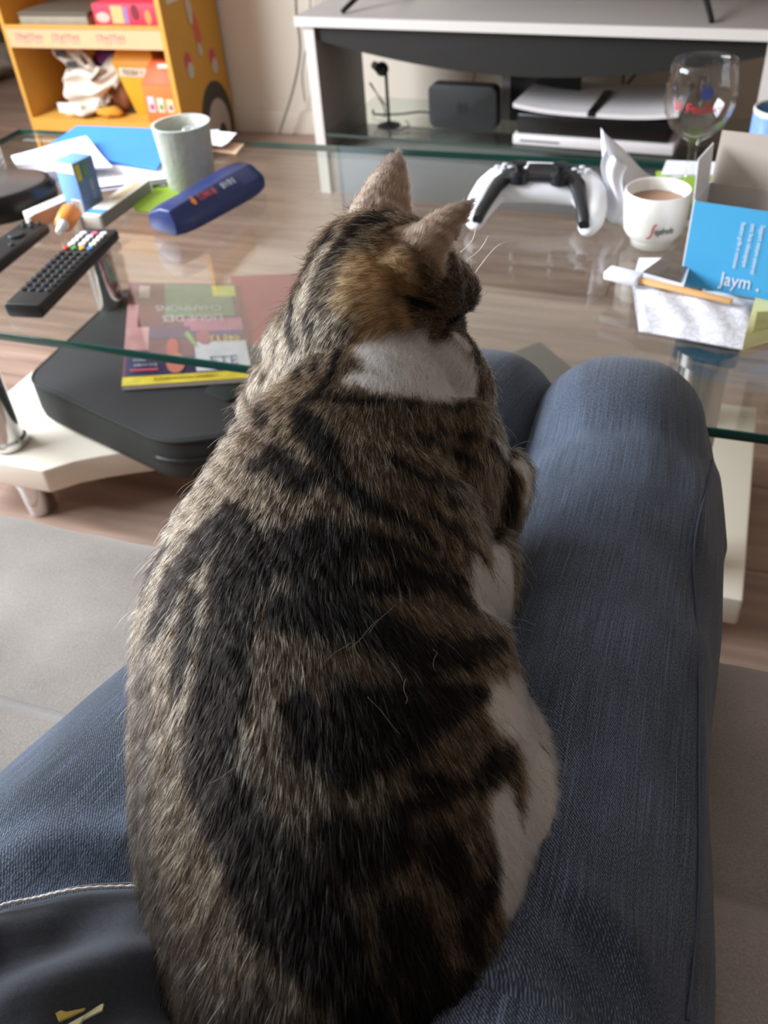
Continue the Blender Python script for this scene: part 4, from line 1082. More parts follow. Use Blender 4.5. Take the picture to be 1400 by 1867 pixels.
# ================================================================== PERSON (lap and legs)
def denim_mat():
    m = bpy.data.materials.new('denim'); m.use_nodes = True
    N = m.node_tree.nodes; L = m.node_tree.links; b = N['Principled BSDF']
    b.inputs['Roughness'].default_value = .8; b.inputs['Specular IOR Level'].default_value = .25
    b.inputs['Sheen Weight'].default_value = .12
    uv = N.new('ShaderNodeUVMap'); uv.uv_map = 'UVMap'
    def noise(sx, sy, rot, sc, det=2):
        mp_ = N.new('ShaderNodeMapping'); mp_.inputs['Scale'].default_value = (sx, sy, 1); mp_.inputs['Rotation'].default_value = (0, 0, rot)
        n = N.new('ShaderNodeTexNoise'); n.inputs['Scale'].default_value = sc; n.inputs['Detail'].default_value = det
        L.new(uv.outputs[0], mp_.inputs[0]); L.new(mp_.outputs[0], n.inputs['Vector']); return n.outputs['Fac']
    streak = noise(1, .012, 0, 1700, 2)
    twill = noise(1, .30, radians(40), 2400, 1)
    wv = N.new('ShaderNodeTexWave'); wv.inputs['Scale'].default_value = 330; wv.inputs['Distortion'].default_value = 2.5; wv.inputs['Detail'].default_value = 1; wv.inputs['Detail Scale'].default_value = 2.0
    wm2 = N.new('ShaderNodeMapping'); wm2.inputs['Rotation'].default_value = (0, 0, radians(35)); L.new(uv.outputs[0], wm2.inputs[0]); L.new(wm2.outputs[0], wv.inputs['Vector'])
    fade = noise(1, .6, 0, 14, 3)
    slub = noise(1, .012, 0, 1300, 1)
    def math_(op, a, bb):
        n = N.new('ShaderNodeMath'); n.operation = op
        for i, q in enumerate((a, bb)):
            if isinstance(q, (int, float)): n.inputs[i].default_value = q
            else: L.new(q, n.inputs[i])
        return n.outputs[0]
    s = math_('ADD', math_('MULTIPLY', streak, .40), math_('MULTIPLY', twill, .55))
    s = math_('ADD', s, math_('MULTIPLY', fade, .45))
    s = math_('ADD', s, math_('MULTIPLY', wv.outputs['Fac'], .24))
    s = math_('ADD', s, math_('MULTIPLY', math_('GREATER_THAN', slub, .69), .16))
    rp = N.new('ShaderNodeValToRGB')
    rp.color_ramp.elements[0].position = .42; rp.color_ramp.elements[0].color = (*srgb(14, 17, 22), 1)
    rp.color_ramp.elements[1].position = 1.25; rp.color_ramp.elements[1].color = (*srgb(92, 104, 124), 1)
    e = rp.color_ramp.elements.new(.80); e.color = (*srgb(37, 44, 56), 1)
    L.new(math_('MULTIPLY', s, 1.0), rp.inputs[0]); L.new(rp.outputs[0], b.inputs['Base Color'])
    bp = N.new('ShaderNodeBump'); bp.inputs['Strength'].default_value = .5; bp.inputs['Distance'].default_value = .0005
    L.new(twill, bp.inputs['Height']); L.new(bp.outputs[0], b.inputs['Normal'])
    return m
M_denim = denim_mat()
RTH = np.array([cos(YAW), sin(YAW), 0])

def catmull(P, n):
    P = np.array(P, float); out = []
    for i in range(len(P) - 1):
        a, b, c, d = P[max(i - 1, 0)], P[i], P[i + 1], P[min(i + 2, len(P) - 1)]
        for k in range(n):
            t = k / n
            out.append(.5 * ((2 * b) + (c - a) * t + (2 * a - 5 * b + 4 * c - d) * t * t + (3 * b - a - 3 * c + d) * t ** 3))
    out.append(P[-1]); return np.array(out)

def leg(nodes, side, ridges):
    # nodes: centre xyz, lateral radius, upright radius
    Q = catmull(nodes, 14)
    n = 72; rings = []; uvs = []; s = 0
    lat = side
    for i, q in enumerate(Q):
        t = Q[min(i + 1, len(Q) - 1)][:3] - Q[max(i - 1, 0)][:3]; t /= np.linalg.norm(t)
        x = lat - t * lat.dot(t); x /= np.linalg.norm(x); y = np.cross(x, t)
        if i: s += np.linalg.norm(q[:3] - Q[i - 1][:3])
        ring = []
        for k in range(n):
            a = 2 * pi * k / n
            ca, sa = cos(a), sin(a)
            e = 2.25
            ca = math.copysign(abs(ca) ** (2 / e), ca); sa = math.copysign(abs(sa) ** (2 / e), sa)
            p = q[:3] + x * ca * q[3] + y * sa * q[4]
            nr = x * cos(a) + y * sin(a)
            w = .0030 * mnoise.noise(Vector((p[0] * 16, p[1] * 9, p[2] * 16))) + .0016 * mnoise.noise(Vector((p[0] * 40, p[1] * 22, p[2] * 40 + 3)))
            for (pl, h_, wd) in ridges:
                dmin = 9
                for j in range(len(pl) - 1):
                    A, B = pl[j], pl[j + 1]; ab = B - A
                    tt = min(1, max(0, (p - A).dot(ab) / ab.dot(ab)))
                    dmin = min(dmin, np.linalg.norm(p - A - ab * tt))
                w += h_ * math.exp(-(dmin / wd) ** 2)
            ring.append(tuple(p + nr * w)); 
        rings.append(ring); uvs.append(s)
    v, f = loft(rings)
    return v, f, n, uvs

zE = .49
edges = [(1266, 1990), (1272, 1850), (1278, 1600), (1282, 1300), (1296, 1080), (1318, 930)]
rl = [.086, .085, .083, .079, .075, .071]
R_nodes = []
for (px, py), r in zip(edges, rl):
    c = Z(px, py, zE) - RTH * r
    R_nodes.append((*c[:2], .492, r, .076 if py > 1200 else .074))
R_nodes[-1] = (-.036, .500, .495, .071, .073)
first = np.array(R_nodes[0][:2]); d0 = np.array(R_nodes[0][:2]) - np.array(R_nodes[2][:2]); d0 /= np.linalg.norm(d0)
R_nodes.insert(0, (*(first + d0 * .16), .50, .09, .08))
R_nodes += [(-.042, .568, .502, .067, .070), (-.046, .618, .468, .063, .062), (-.048, .628, .40, .063, .060), (-.050, .615, .28, .060, .060), (-.054, .58, .06, .058, .065)]
def ridge(pts, z, h_, w): return ([Z(px, py, z) for px, py in pts], h_, w)
R_r = [ridge([(1225, 790), (1262, 900), (1285, 990)], .55, .0045, .008), ridge([(1290, 760), (1272, 860), (1262, 960)], .53, -.004, .009),
       ridge([(1020, 1660), (1120, 1760), (1220, 1890)], .565, -.007, .007), ridge([(1040, 1630), (1150, 1720), (1260, 1850)], .565, .005, .010),
       ridge([(1000, 1760), (1080, 1820), (1150, 1900)], .565, -.006, .006), ridge([(1262, 1180), (1268, 1400), (1262, 1700)], .54, .0025, .010), ridge([(1300, 880), (1296, 990)], .51, .004, .01)]
rv, rf, rn, ru = leg(R_nodes, np.array([.999, .04, 0]), R_r)
L_nodes = [(-.305, -.09, .50, .09, .08), (-.270, .02, .492, .090, .078), (-.238, .13, .487, .084, .074), (-.212, .25, .484, .077, .070), (-.186, .38, .490, .070, .068), (-.164, .50, .496, .064, .068),
           (-.152, .568, .498, .060, .067), (-.149, .614, .462, .059, .061), (-.149, .622, .39, .058, .060), (-.152, .60, .28, .058, .060), (-.155, .59, .06, .056, .062)]
L_r = [ridge([(0, 1600), (100, 1540), (230, 1540)], .55, .011, .013), ridge([(0, 1560), (110, 1505), (230, 1490)], .55, -.009, .010), ridge([(20, 1640), (120, 1600), (230, 1585)], .55, -.010, .010), ridge([(60, 1500), (150, 1450), (220, 1400)], .54, .007, .013)]
lv, lf, ln_, lu = leg(L_nodes, np.array([.975, -.2, 0]), L_r)
person = thing('person', (-.12, .25, 0), 'seated person in faded blue jeans and dark top with the cat on the lap', 'person')
v, f = merge((rv, rf), (lv, lf))
jeans = add('jeans', (v, f), M_denim, person, smooth=True)
me = jeans.data
uvl = me.uv_layers.new(name='UVMap')
NR = len(rv)
for poly in me.polygons:
    idx = [me.loops[li].vertex_index for li in poly.loop_indices]
    for li, vi in zip(poly.loop_indices, idx):
        k = vi if vi < NR else vi - NR
        us = ru if vi < NR else lu
        ring, a = divmod(k, rn)
        if len(idx) == 4 and a == 0 and max((i if i < NR else i - NR) % rn for i in idx) == rn - 1: a = rn
        uvl.data[li].uv = (a / rn * .46 + (0 if vi < NR else 1.3), us[ring])
jeans_bvh = BVHTree.FromPolygons([Vector(p) for p in v], f)
def on_jeans(px, py, lift=.0008):
    d = Vector(ray(px, py)).normalized()
    h_, n_, i_, t_ = jeans_bvh.ray_cast(Vector(CAM), d)
    if h_ is None: return None
    if n_.dot(d) > 0: n_ = -n_
    return h_ + n_ * lift
# side seam of the right trouser leg
seam = [on_jeans(px, py) for px, py in ((1302, 770), (1296, 840), (1284, 900), (1270, 960), (1262, 1030), (1268, 1120), (1273, 1250), (1272, 1400), (1272, 1600), (1262, 1750), (1250, 1860))]
seam = [p for p in seam if p is not None]
add('seam', tube(smooth_path(seam, 4), .0008, 5), mat('denim_seam', srgb(52, 60, 76), .8), jeans, smooth=True)

# dark top: hem draped over the left thigh, rising to the belly
M_top = mat('dark_jersey', srgb(50, 52, 57), .9, var=.35, scale=900, bump=.25, bscale=2200, sheen=.08, spec=.15)
hemA = [(-180, 1735), (-60, 1690), (0, 1671), (60, 1652), (130, 1641), (220, 1632), (300, 1628), (400, 1650), (480, 1720), (540, 1830), (600, 1960), (680, 2100)]
HP = []
for px, py in hemA:
    p = on_jeans(px, py, .004)
    if p is None: p = Vector(Z(px, py, .535))
    p.z = max(p.z, .53); HP.append(p)
HPs = smooth_path([tuple(p) for p in HP], 6)
back = Vector((sin(YAW) * .9, -cos(YAW), 0)).normalized()
def shirt(u, v):
    k = u * (len(HPs) - 1); i = min(int(k), len(HPs) - 2); p = HPs[i].lerp(HPs[i + 1], k - i)
    dist_ = v * .24
    prof = np.interp(dist_, [0, .015, .035, .05, .07, .10, .14, .18, .24], [0, .008, .010, .004, .012, .028, .065, .13, .24])
    fold = .009 * sin(dist_ * 120 + u * 7) * min(1, dist_ * 30) * math.exp(-dist_ * 9) + .003 * mnoise.noise(Vector((u * 9, v * 14, 2)))
    q = p + back * (dist_ * (1 if dist_ < .12 else 1) - max(0, dist_ - .12) * .55)
    return (q.x, q.y, p.z * (1 - min(1, v * 2)) + .555 * min(1, v * 2) + prof + fold)
sh = add('dark_top', grid(shirt, 110, 60), M_top, person, smooth=True)
q = sh.modifiers.new('solid', 'SOLIDIFY'); q.thickness = .004; q.offset = 1
shv = [Vector(shirt(i / 79, j / 39)) for j in range(40) for i in range(80)]
shb = BVHTree.FromPolygons(shv, grid(lambda a, b: (0, 0, 0), 80, 40)[1])
add('hem_stitch', tube([Vector(shirt(k / 150, .006)) + Vector((0, 0, .0042 + .0004 * sin(k * 2.2))) for k in range(151)], .0007, 6), mat('hem_white', srgb(196, 190, 186), .8), sh, smooth=True, label='white overlocked hem stitching')
add('hem_stitch', tube([Vector(shirt(k / 150, -.004)) + Vector((0, 0, .0030)) for k in range(30, 90)], .0004, 6), mat('hem_grey', srgb(120, 118, 122), .8), sh, smooth=True)
def on_shirt(px, py, lift=.0058):
    d = Vector(ray(px, py)).normalized(); h_, n_, i_, t_ = shb.ray_cast(Vector(CAM), d)
    if h_ is None: return Vector(Z(px, py, .57))
    if n_.dot(d) > 0: n_ = -n_
    return h_ + n_ * lift
def stroke(pxs, m, nm):
    P = [on_shirt(px, py) for px, py in pxs]
    n = len(P); dn = Vector((0, 0, -.0012))
    g = (list(map(tuple, P)) + [tuple(p + dn) for p in P], [tuple(range(n)), tuple(range(2 * n - 1, n - 1, -1))] + [(i, i + n, (i + 1) % n + n, (i + 1) % n) for i in range(n)])
    recalc(add(nm, g, m, sh))
stroke([(100, 1848), (108, 1842), (118, 1845), (150, 1838), (146, 1842), (104, 1862)], mat('logo_ochre', srgb(190, 168, 84), .6), 'logo_stroke')
stroke([(118, 1872), (150, 1850), (178, 1834), (186, 1833), (183, 1845), (150, 1868), (140, 1876)], mat('logo_cream', srgb(226, 220, 176), .6), 'logo_stroke')

# torso of the dark top behind the lap
tor = []
tc_ = Vector((-.10, -.02, 0)) + back * .20
for z, hw, hd in ((.45, .19, .13), (.52, .20, .14), (.60, .195, .14), (.72, .185, .125), (.85, .19, .12), (1.0, .205, .12), (1.12, .20, .11), (1.19, .15, .085), (1.22, .07, .06)):
    cz = tc_ - back * (.02 if z < .8 else 0.0) + back * max(0, z - .6) * .25
    ring = []
    for k in range(40):
        a = 2 * pi * k / 40
        p = cz + Vector((cos(YAW), sin(YAW), 0)) * hw * cos(a) - back * hd * sin(a)
        ring.append((p.x, p.y, z + .006 * sin(5 * a + z * 20)))
    tor.append(ring)
recalc(add('torso', loft(tor), M_top, person, smooth=True))

# ================================================================== CAT
body_rows = [  # photograph row: left, right edge of the body, distance of its middle
    (2230, 470, 880, .335), (2120, 380, 950, .350), (1990, 320, 975, .368), (1850, 292, 985, .385), (1700, 262, 1000, .397), (1500, 236, 1008, .410), (1300, 232, 972, .425), (1150, 240, 925, .440),
    (1000, 312, 915, .457), (900, 384, 880, .472), (810, 462, 866, .486), (740, 492, 846, .500)]
FUR = .006
spine = []
for (py, xl, xr, t) in body_rows:
    spine.append(np.array([*D((xl + xr) / 2, py, t), (xr - xl) / 2 * t / FPX - FUR]))
spine = np.array(spine)
hgt = [.040, .058, .068, .074, .078, .080, .078, .074, .070, .066, .060, .054]
Sp = catmull(np.c_[spine, hgt], 6)
rings = []
Lat = []
for i, q in enumerate(Sp):
    t = Sp[min(i + 1, len(Sp) - 1)][:3] - Sp[max(i - 1, 0)][:3]; t /= np.linalg.norm(t)
    x = np.cross(t, [0, 0, 1.]); x /= np.linalg.norm(x); y = np.cross(x, t)
    Lat.append((t, x, y))
    ring = []
    for k in range(32):
        a = 2 * pi * k / 32; ca, sa = cos(a), sin(a)
        ex_ = 2.15
        ring.append(tuple(q[:3] + x * math.copysign(abs(ca) ** (2 / ex_), ca) * q[3] + y * math.copysign(abs(sa) ** (2 / ex_), sa) * q[4]))
    rings.append(ring)
parts = [loft(rings)]
tS, xS, yS = Lat[-1]
HD = np.array(D(712, 525, .500))                  # skull centre
face = D(850, 585, .535) - HD; face /= np.linalg.norm(face)     # the cat looks away to the right
fup = np.array([0, 0, 1.]); fup -= face * fup.dot(face); fup /= np.linalg.norm(fup)
frt = np.cross(face, fup)
def el(c, a, b, e, f_=face, u_=fup, r_=frt): parts.append(ellipsoid(c, (f_ * a, r_ * b, u_ * e), 24, 16))
def ball(px, py, t, r): parts.append(ellipsoid(D(px, py, t), ((r, 0, 0), (0, r, 0), (0, 0, r)), 24, 16))
el(HD + fup * .000, .043, .042, .038)
el(HD + face * .022 - fup * .014, .032, .037, .028)                    # cheeks
el(HD + face * .044 - fup * .014, .016, .018, .014)                    # muzzle
el(HD + face * .026 + fup * .014, .026, .022, .016)                    # forehead
# neck: chain of balls from the shoulders into the skull
nk0, nk1 = D(652, 728, .502), HD - face * .012
for k in range(9):
    a = k / 8
    p = nk0 * (1 - a) + nk1 * a
    p = p + np.array([0, 0, .004 * sin(pi * a)])
    r = .050 * (1 - a) + .036 * a
    parts.append(ellipsoid(p, ((r, 0, 0), (0, r, 0), (0, 0, r * .96)), 24, 16))
ball(770, 690, .505, .034); ball(815, 715, .51, .026)                    # chest ruff on the right
ball(523, 705, .515, .019); ball(590, 640, .505, .031)
ball(622, 545, .497, .024)
# haunches and shoulders
def blob(px, py, t, rx, ry, rz_, k=30):
    tt, xx, yy_ = Lat[k]; parts.append(ellipsoid(D(px, py, t), (xx * rx, tt * ry, yy_ * rz_), 24, 16))
blob(930, 1560, .425, .033, .085, .055, 30)
blob(835, 880, .49, .024, .05, .045, 54)
# right fore leg resting on the thigh
fl_ = [D(885, 990, .497), D(905, 940, .500), D(920, 895, .503), D(922, 868, .508)]
for k in range(10):
    a = k / 9 * 3; i = min(2, int(a)); p = fl_[i] * (1 - (a - i)) + fl_[i + 1] * (a - i)
    parts.append(ellipsoid(p, ((.0135, 0, 0), (0, .0145, 0), (0, 0, .016)), 16, 12))
blob(890, 1065, .47, .014, .03, .028, 46)
ball(488, 770, .535, .014); ball(482, 740, .53, .013)                 # left fore leg glimpsed

# ears: curved shells
def ear(tip, inner, outer, back_n, th=.0064):
    tip, inner, outer, bn = map(np.array, (tip, inner, outer, back_n))
    bn = bn / np.linalg.norm(bn)
    def mid(u, v):
        b = inner * (1 - u) + outer * u
        side = 1 - (1 - v) ** 1.0
        w = (1 - v) ** .62
        c = (inner + outer) / 2 * (1 - v) + tip * v
        base = c + (b - (inner + outer) / 2) * w
        bul = .008 * sin(pi * u) * (1 - v) ** .7 + .003 * sin(pi * v)
        return base + bn * bul
    n, m_ = 15, 15
    fr, bk = [], []
    for j in range(m_):
        for i in range(n):
            p = mid(i / (n - 1), j / (m_ - 1)); hh_ = th * (.55 + .45 * (1 - j / (m_ - 1)))
            fr.append(tuple(p + bn * hh_ * .5)); bk.append(tuple(p - bn * hh_ * .5))
    N_ = n * m_
    f_ = [(j * n + i, j * n + i + 1, (j + 1) * n + i + 1, (j + 1) * n + i) for j in range(m_ - 1) for i in range(n - 1)]
    bd = [(i, i + 1) for i in range(n - 1)] + [(n - 1 + n * j, 2 * n - 1 + n * j) for j in range(m_ - 1)] + [(N_ - 1 - i, N_ - 2 - i) for i in range(n - 1)] + [(N_ - n - n * j, N_ - 2 * n - n * j) for j in range(m_ - 1)]
    return fr + bk, f_ + [tuple(i + N_ for i in q[::-1]) for q in f_] + [(a, a + N_, b, ) if False else (a, a + N_, b + N_, b) for a, b in bd]
toCam = lambda p: (CAM - p) / np.linalg.norm(CAM - p)
e1_tip, e1_in, e1_out = D(862, 366, .478), D(700, 455, .466), D(775, 535, .462)
e2_tip, e2_in, e2_out = D(724, 276, .530), D(752, 412, .515), D(618, 425, .505)
n1 = toCam(e1_tip) * .8 - face * .6; n2 = toCam(e2_tip) * .9 - face * .4
earg = [ear(e1_tip, e1_in, e1_out, n1), ear(e2_tip, e2_in, e2_out, n2)]
parts += earg

def remeshed(geo, voxel, smooth_it):
    me = bpy.data.meshes.new('cat_tmp'); me.from_pydata(geo[0], [], geo[1]); me.update()
    bm = bmesh.new(); bm.from_mesh(me); bmesh.ops.recalc_face_normals(bm, faces=bm.faces); bm.to_mesh(me); bm.free()
    o = bpy.data.objects.new('cat_tmp', me); col.objects.link(o)
    r = o.modifiers.new('r', 'REMESH'); r.mode = 'VOXEL'; r.voxel_size = voxel
    s = o.modifiers.new('s', 'SMOOTH'); s.iterations = smooth_it; s.factor = .5
    dg = bpy.context.evaluated_depsgraph_get(); dg.update()
    ev = o.evaluated_get(dg); m2 = ev.to_mesh()
    V = np.empty(len(m2.vertices) * 3, np.float64); m2.vertices.foreach_get('co', V); V = V.reshape(-1, 3)
    F = [tuple(p.vertices) for p in m2.polygons]
    ev.to_mesh_clear(); bpy.data.objects.remove(o); bpy.data.meshes.remove(me)
    return V, F
# union piece by piece: each closed shell keeps its own outward normals
CV, CF = remeshed(merge(*parts), .0020, 5)
cat = thing('cat', (float(Sp[20][0]), float(Sp[20][1]), .50), 'brown tabby and white cat sitting on the lap facing away', 'cat')
catbase = np.array(wloc(cat))
cbvh = BVHTree.FromPolygons([Vector(p) for p in CV], CF)
def on_cat(px, py):
    h_, n_, i_, t_ = cbvh.ray_cast(Vector(CAM), Vector(ray(px, py)).normalized())
    return None if h_ is None else np.array(h_)

# ---- markings: lines and blots lying on the coat (points found on the body, width in metres)
def lines(L_, default_t=.42):
    out = []
    for pts, r in L_:
        P = [on_cat(px, py) for px, py in pts]
        P = [p for p in P if p is not None]
        if not P: continue
        t = np.mean([np.linalg.norm(p - CAM) for p in P])
        rr = r if hasattr(r, '__len__') else [r] * len(P)
        out.append((np.array(P), np.array(rr[:len(P)], float) * t * 1.08 / FPX))
    return out
BLACK = lines([
    ([(540, 749), (564, 791), (595, 815), (625, 882), (674, 925), (746, 955), (795, 1003)], [14, 26, 22, 16, 16, 14, 10]),
    ([(470, 850), (491, 834), (540, 882), (585, 870)], [20, 26, 24, 12]),
    ([(436, 974), (420, 1043), (476, 1025), (562, 990), (619, 1020), (562, 1054), (642, 1077), (768, 1071)], [30, 42, 48, 46, 42, 36, 22, 14]), ([(654, 985), (711, 1008)], 18),
    ([(415, 940), (360, 1000), (318, 1075), (285, 1150)], [24, 36, 36, 26]), ([(300, 1010), (268, 1080), (246, 1150)], [18, 24, 20]), ([(350, 1100), (335, 1180), (325, 1260)], [20, 22, 18]),
    ([(734, 1040), (795, 1064), (868, 1113), (916, 1149)], [18, 16, 14, 14]),
    ([(690, 985), (760, 1010), (820, 1050), (880, 1100)], 9),
    ([(716, 840), (777, 882), (838, 890)], [10, 12, 10]), ([(800, 785), (868, 800)], 9), ([(740, 740), (840, 745)], 7), ([(760, 800), (830, 830), (870, 850)], 8),
    ([(819, 967), (886, 985), (928, 985)], 9), ([(895, 820), (920, 855), (930, 900), (930, 960)], [10, 19, 17, 10]), ([(820, 920), (880, 940)], 10), ([(770, 925), (840, 985), (880, 1030)], 8),
    ([(520, 1120), (564, 1125), (655, 1137), (716, 1173), (777, 1204), (843, 1196), (916, 1180)], [36, 38, 36, 36, 34, 24, 16]),
    ([(440, 1060), (412, 1155), (400, 1246), (382, 1341), (382, 1432), (431, 1523), (491, 1590), (564, 1663), (613, 1736)], [56, 52, 48, 50, 50, 56, 60, 62, 56]),
    ([(540, 1299), (576, 1350), (637, 1385), (716, 1341), (777, 1317), (838, 1292)], [30, 48, 52, 50, 34, 20]),
    ([(620, 1290), (720, 1290), (820, 1270), (900, 1275)], [30, 32, 22, 12]),
    ([(880, 1420), (905, 1400), (930, 1385)], [22, 28, 18]), ([(760, 1420), (810, 1430)], 12),
    ([(613, 1529), (661, 1575), (716, 1541)], [36, 46, 40]), ([(720, 1490), (760, 1470), (850, 1440)], [18, 16, 12]),
    ([(805, 1556), (830, 1595), (850, 1620)], [32, 32, 20]), ([(920, 1560), (890, 1639), (856, 1690), (870, 1760)], [18, 20, 24, 18]),
    ([(734, 1687), (746, 1766), (783, 1860)], [42, 50, 50]), ([(588, 1760), (661, 1833), (690, 1900)], [38, 42, 40]), ([(850, 1790), (850, 1870)], [22, 26]),
    ([(430, 1600), (470, 1690), (540, 1760)], [26, 26, 24]),
    # head and neck
    ([(760, 400), (690, 402), (620, 445), (578, 510), (560, 590), (572, 680)], [13, 9, 8, 8, 9, 9]),
    ([(755, 385), (655, 392), (598, 440), (548, 515), (528, 600), (540, 690)], [10, 9, 8, 9, 11, 9]),
    ([(650, 382), (580, 440), (535, 510), (508, 600)], [9, 9, 8, 6]), ([(740, 392), (690, 392), (640, 420)], 12), ([(620, 640), (600, 690), (570, 735)], [7, 9, 8]),
    ([(850, 560), (820, 585), (806, 625)], [5, 6, 5]), ([(740, 545), (790, 560)], 6), ([(470, 745), (478, 775)], 12), ([(560, 730), (660, 735), (740, 735)], [10, 8, 6])])  # the blot on the left fore leg is shade painted black
WHITE = lines([
    ([(925, 1305), (960, 1330), (990, 1420), (985, 1520), (968, 1620), (950, 1720), (932, 1810), (925, 1880)], [42, 34, 36, 60, 54, 46, 40, 34]),
    ([(920, 1480), (940, 1560), (935, 1640)], [30, 36, 30]),
    ([(905, 1035), (912, 1075), (918, 1120), (925, 1150)], [38, 34, 24, 14]), ([(905, 812), (940, 822), (958, 860), (955, 920), (944, 965)], [10, 12, 11, 11, 9]),
    ([(695, 648), (760, 660), (820, 676), (848, 700)], [40, 52, 46, 34]), ([(640, 697), (700, 700), (780, 706), (852, 714)], [14, 28, 30, 20]), ([(835, 615), (850, 630)], 12)])
GINGER = lines([([(700, 460), (670, 530), (680, 600), (660, 640)], [22, 30, 30, 20]), ([(640, 480), (620, 560)], [18, 18]), ([(730, 480), (740, 520)], 18), ([(720, 560), (735, 590)], 12)])
PALE = lines([([(600, 600), (590, 660), (520, 690)], [26, 30, 30]), ([(650, 560), (640, 640)], [22, 24]), ([(610, 470), (650, 440)], 10)])
GRIZ = lines([([(262, 1200), (258, 1280), (262, 1400), (262, 1550), (295, 1700), (360, 1830)], [30, 46, 50, 54, 52, 60]), ([(480, 1830), (420, 1860)], 40)])
earV = np.array([p for g in earg for p in g[0]])

def seg_mask(P, sets, soft=.35, nz=None):
    best = np.full(len(P), 9.0)
    for pts, rr in sets:
        if len(pts) == 1: 
            best = np.minimum(best, np.linalg.norm(P - pts[0], axis=1) / rr[0]); continue
        for i in range(len(pts) - 1):
            A, B = pts[i], pts[i + 1]; ab = B - A
            L2 = max(ab @ ab, 1e-9)
            if L2 > .06 ** 2: continue
            tt = np.clip((P - A) @ ab / L2, 0, 1)
            d = np.linalg.norm(P - A - tt[:, None] * ab, axis=1) / (rr[i] * (1 - tt) + rr[i + 1] * tt)
            best = np.minimum(best, d)
    if nz is not None: best = best + nz
    return np.clip((1 + soft - best) / (2 * soft), 0, 1)

def fnoise(P, s, seed=0.0):
    # cheap smooth noise from summed sines
    r = np.random.default_rng(int(seed * 10) + 5); o = np.zeros(len(P))
    for k in range(6):
        d = r.normal(size=3); d *= s * (.6 + r.random() * 1.2) / np.linalg.norm(d)
        o += np.sin(P @ d + r.random() * 6.28)
    return o / 6 * 1.6

def coat(P, jitter=0.0):
    """returns black, white, ginger, pale, ear weights for points on the coat"""
    n = fnoise(P, 260, 1) * .22 + rng.normal(size=len(P)) * jitter
    bl = seg_mask(P, BLACK, .30, n); wh = seg_mask(P, WHITE, .22, n * .7); gi = seg_mask(P, GINGER, .5, n); pa = seg_mask(P, PALE, .5, n)
    # underside of the body is white towards the chest and belly
    return bl, wh, gi, pa

from mathutils.kdtree import KDTree
_kd = KDTree(len(earV))
for _i, _p in enumerate(earV): _kd.insert(_p, _i)
_kd.balance()
def ear_weight(P):
    w = np.zeros(len(P))
    for tip, i_, o_ in ((e1_tip, e1_in, e1_out), (e2_tip, e2_in, e2_out)):
        c = (i_ + o_) / 2; ax_ = tip - c; L_ = np.linalg.norm(ax_); ax_ = ax_ / L_
        s = (P - c) @ ax_
        cand = np.where((s > .006) & (np.linalg.norm(P - c, axis=1) < L_ * 1.25))[0]
        for k in cand:
            d = _kd.find(P[k])[2]
            if d < .0050: w[k] = max(w[k], min(1, (s[k] - .006) / .008))
    return w

# body mesh
me = bpy.data.meshes.new('body'); me.from_pydata([tuple(p - catbase) for p in CV], [], CF); me.update()
for p in me.polygons: p.use_smooth = True
body_o = bpy.data.objects.new('body', me); col.objects.link(body_o); body_o.parent = cat
def blend(bl, wh, gi, pa, ew, n):
    base = np.array(srgb(104, 84, 64)); C = np.repeat(base[None], n, 0)
    C = C + pa[:, None] * (np.array(srgb(140, 126, 108)) - C)
    C = C + gi[:, None] * (np.array(srgb(160, 122, 84)) - C)
    C = C + ew[:, None] * (np.array(srgb(136, 114, 98)) - C)
    C = C + (bl * (1 - ew))[:, None] * (np.array(srgb(26, 23, 22)) - C)
    C = C + wh[:, None] * (np.array(srgb(232, 224, 218)) - C)
    return C
bl, wh, gi, pa = coat(CV); ew = ear_weight(CV)
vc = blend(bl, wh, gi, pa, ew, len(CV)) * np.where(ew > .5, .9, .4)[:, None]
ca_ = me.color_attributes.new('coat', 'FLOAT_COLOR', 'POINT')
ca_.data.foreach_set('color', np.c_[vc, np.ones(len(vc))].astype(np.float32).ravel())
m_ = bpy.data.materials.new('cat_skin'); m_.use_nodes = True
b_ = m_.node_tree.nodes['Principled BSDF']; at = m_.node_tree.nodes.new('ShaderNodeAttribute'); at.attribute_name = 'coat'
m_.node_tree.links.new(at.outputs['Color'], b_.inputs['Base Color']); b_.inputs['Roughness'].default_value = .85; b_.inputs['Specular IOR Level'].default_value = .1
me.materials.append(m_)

# ---- fur
me.calc_loop_triangles()
tri = np.empty(len(me.loop_triangles) * 3, np.int32); me.loop_triangles.foreach_get('vertices', tri); tri = tri.reshape(-1, 3)
nrm = np.empty(len(CV) * 3, np.float64); me.vertices.foreach_get('normal', nrm); nrm = nrm.reshape(-1, 3)
TA, TB, TC = CV[tri[:, 0]], CV[tri[:, 1]], CV[tri[:, 2]]
ar = np.linalg.norm(np.cross(TB - TA, TC - TA), axis=1) / 2
cen = (TA + TB + TC) / 3
# thinner planting on the hidden underside
dens = ar * np.where(cen[:, 2] < .515, .25, 1.0) * np.where(np.linalg.norm(cen - HD, axis=1) < .085, 1.5, 1.0) * np.where(ear_weight(cen) > .3, 2.6, 1.0)
NS = 400000
pick = rng.choice(len(tri), NS, p=dens / dens.sum())
a, b2 = rng.random(NS), rng.random(NS); fl2 = a + b2 > 1; a[fl2] = 1 - a[fl2]; b2[fl2] = 1 - b2[fl2]
w0 = 1 - a - b2
RP = TA[pick] * w0[:, None] + TB[pick] * a[:, None] + TC[pick] * b2[:, None]
RN = nrm[tri[pick, 0]] * w0[:, None] + nrm[tri[pick, 1]] * a[:, None] + nrm[tri[pick, 2]] * b2[:, None]
RN /= np.linalg.norm(RN, axis=1)[:, None] + 1e-9
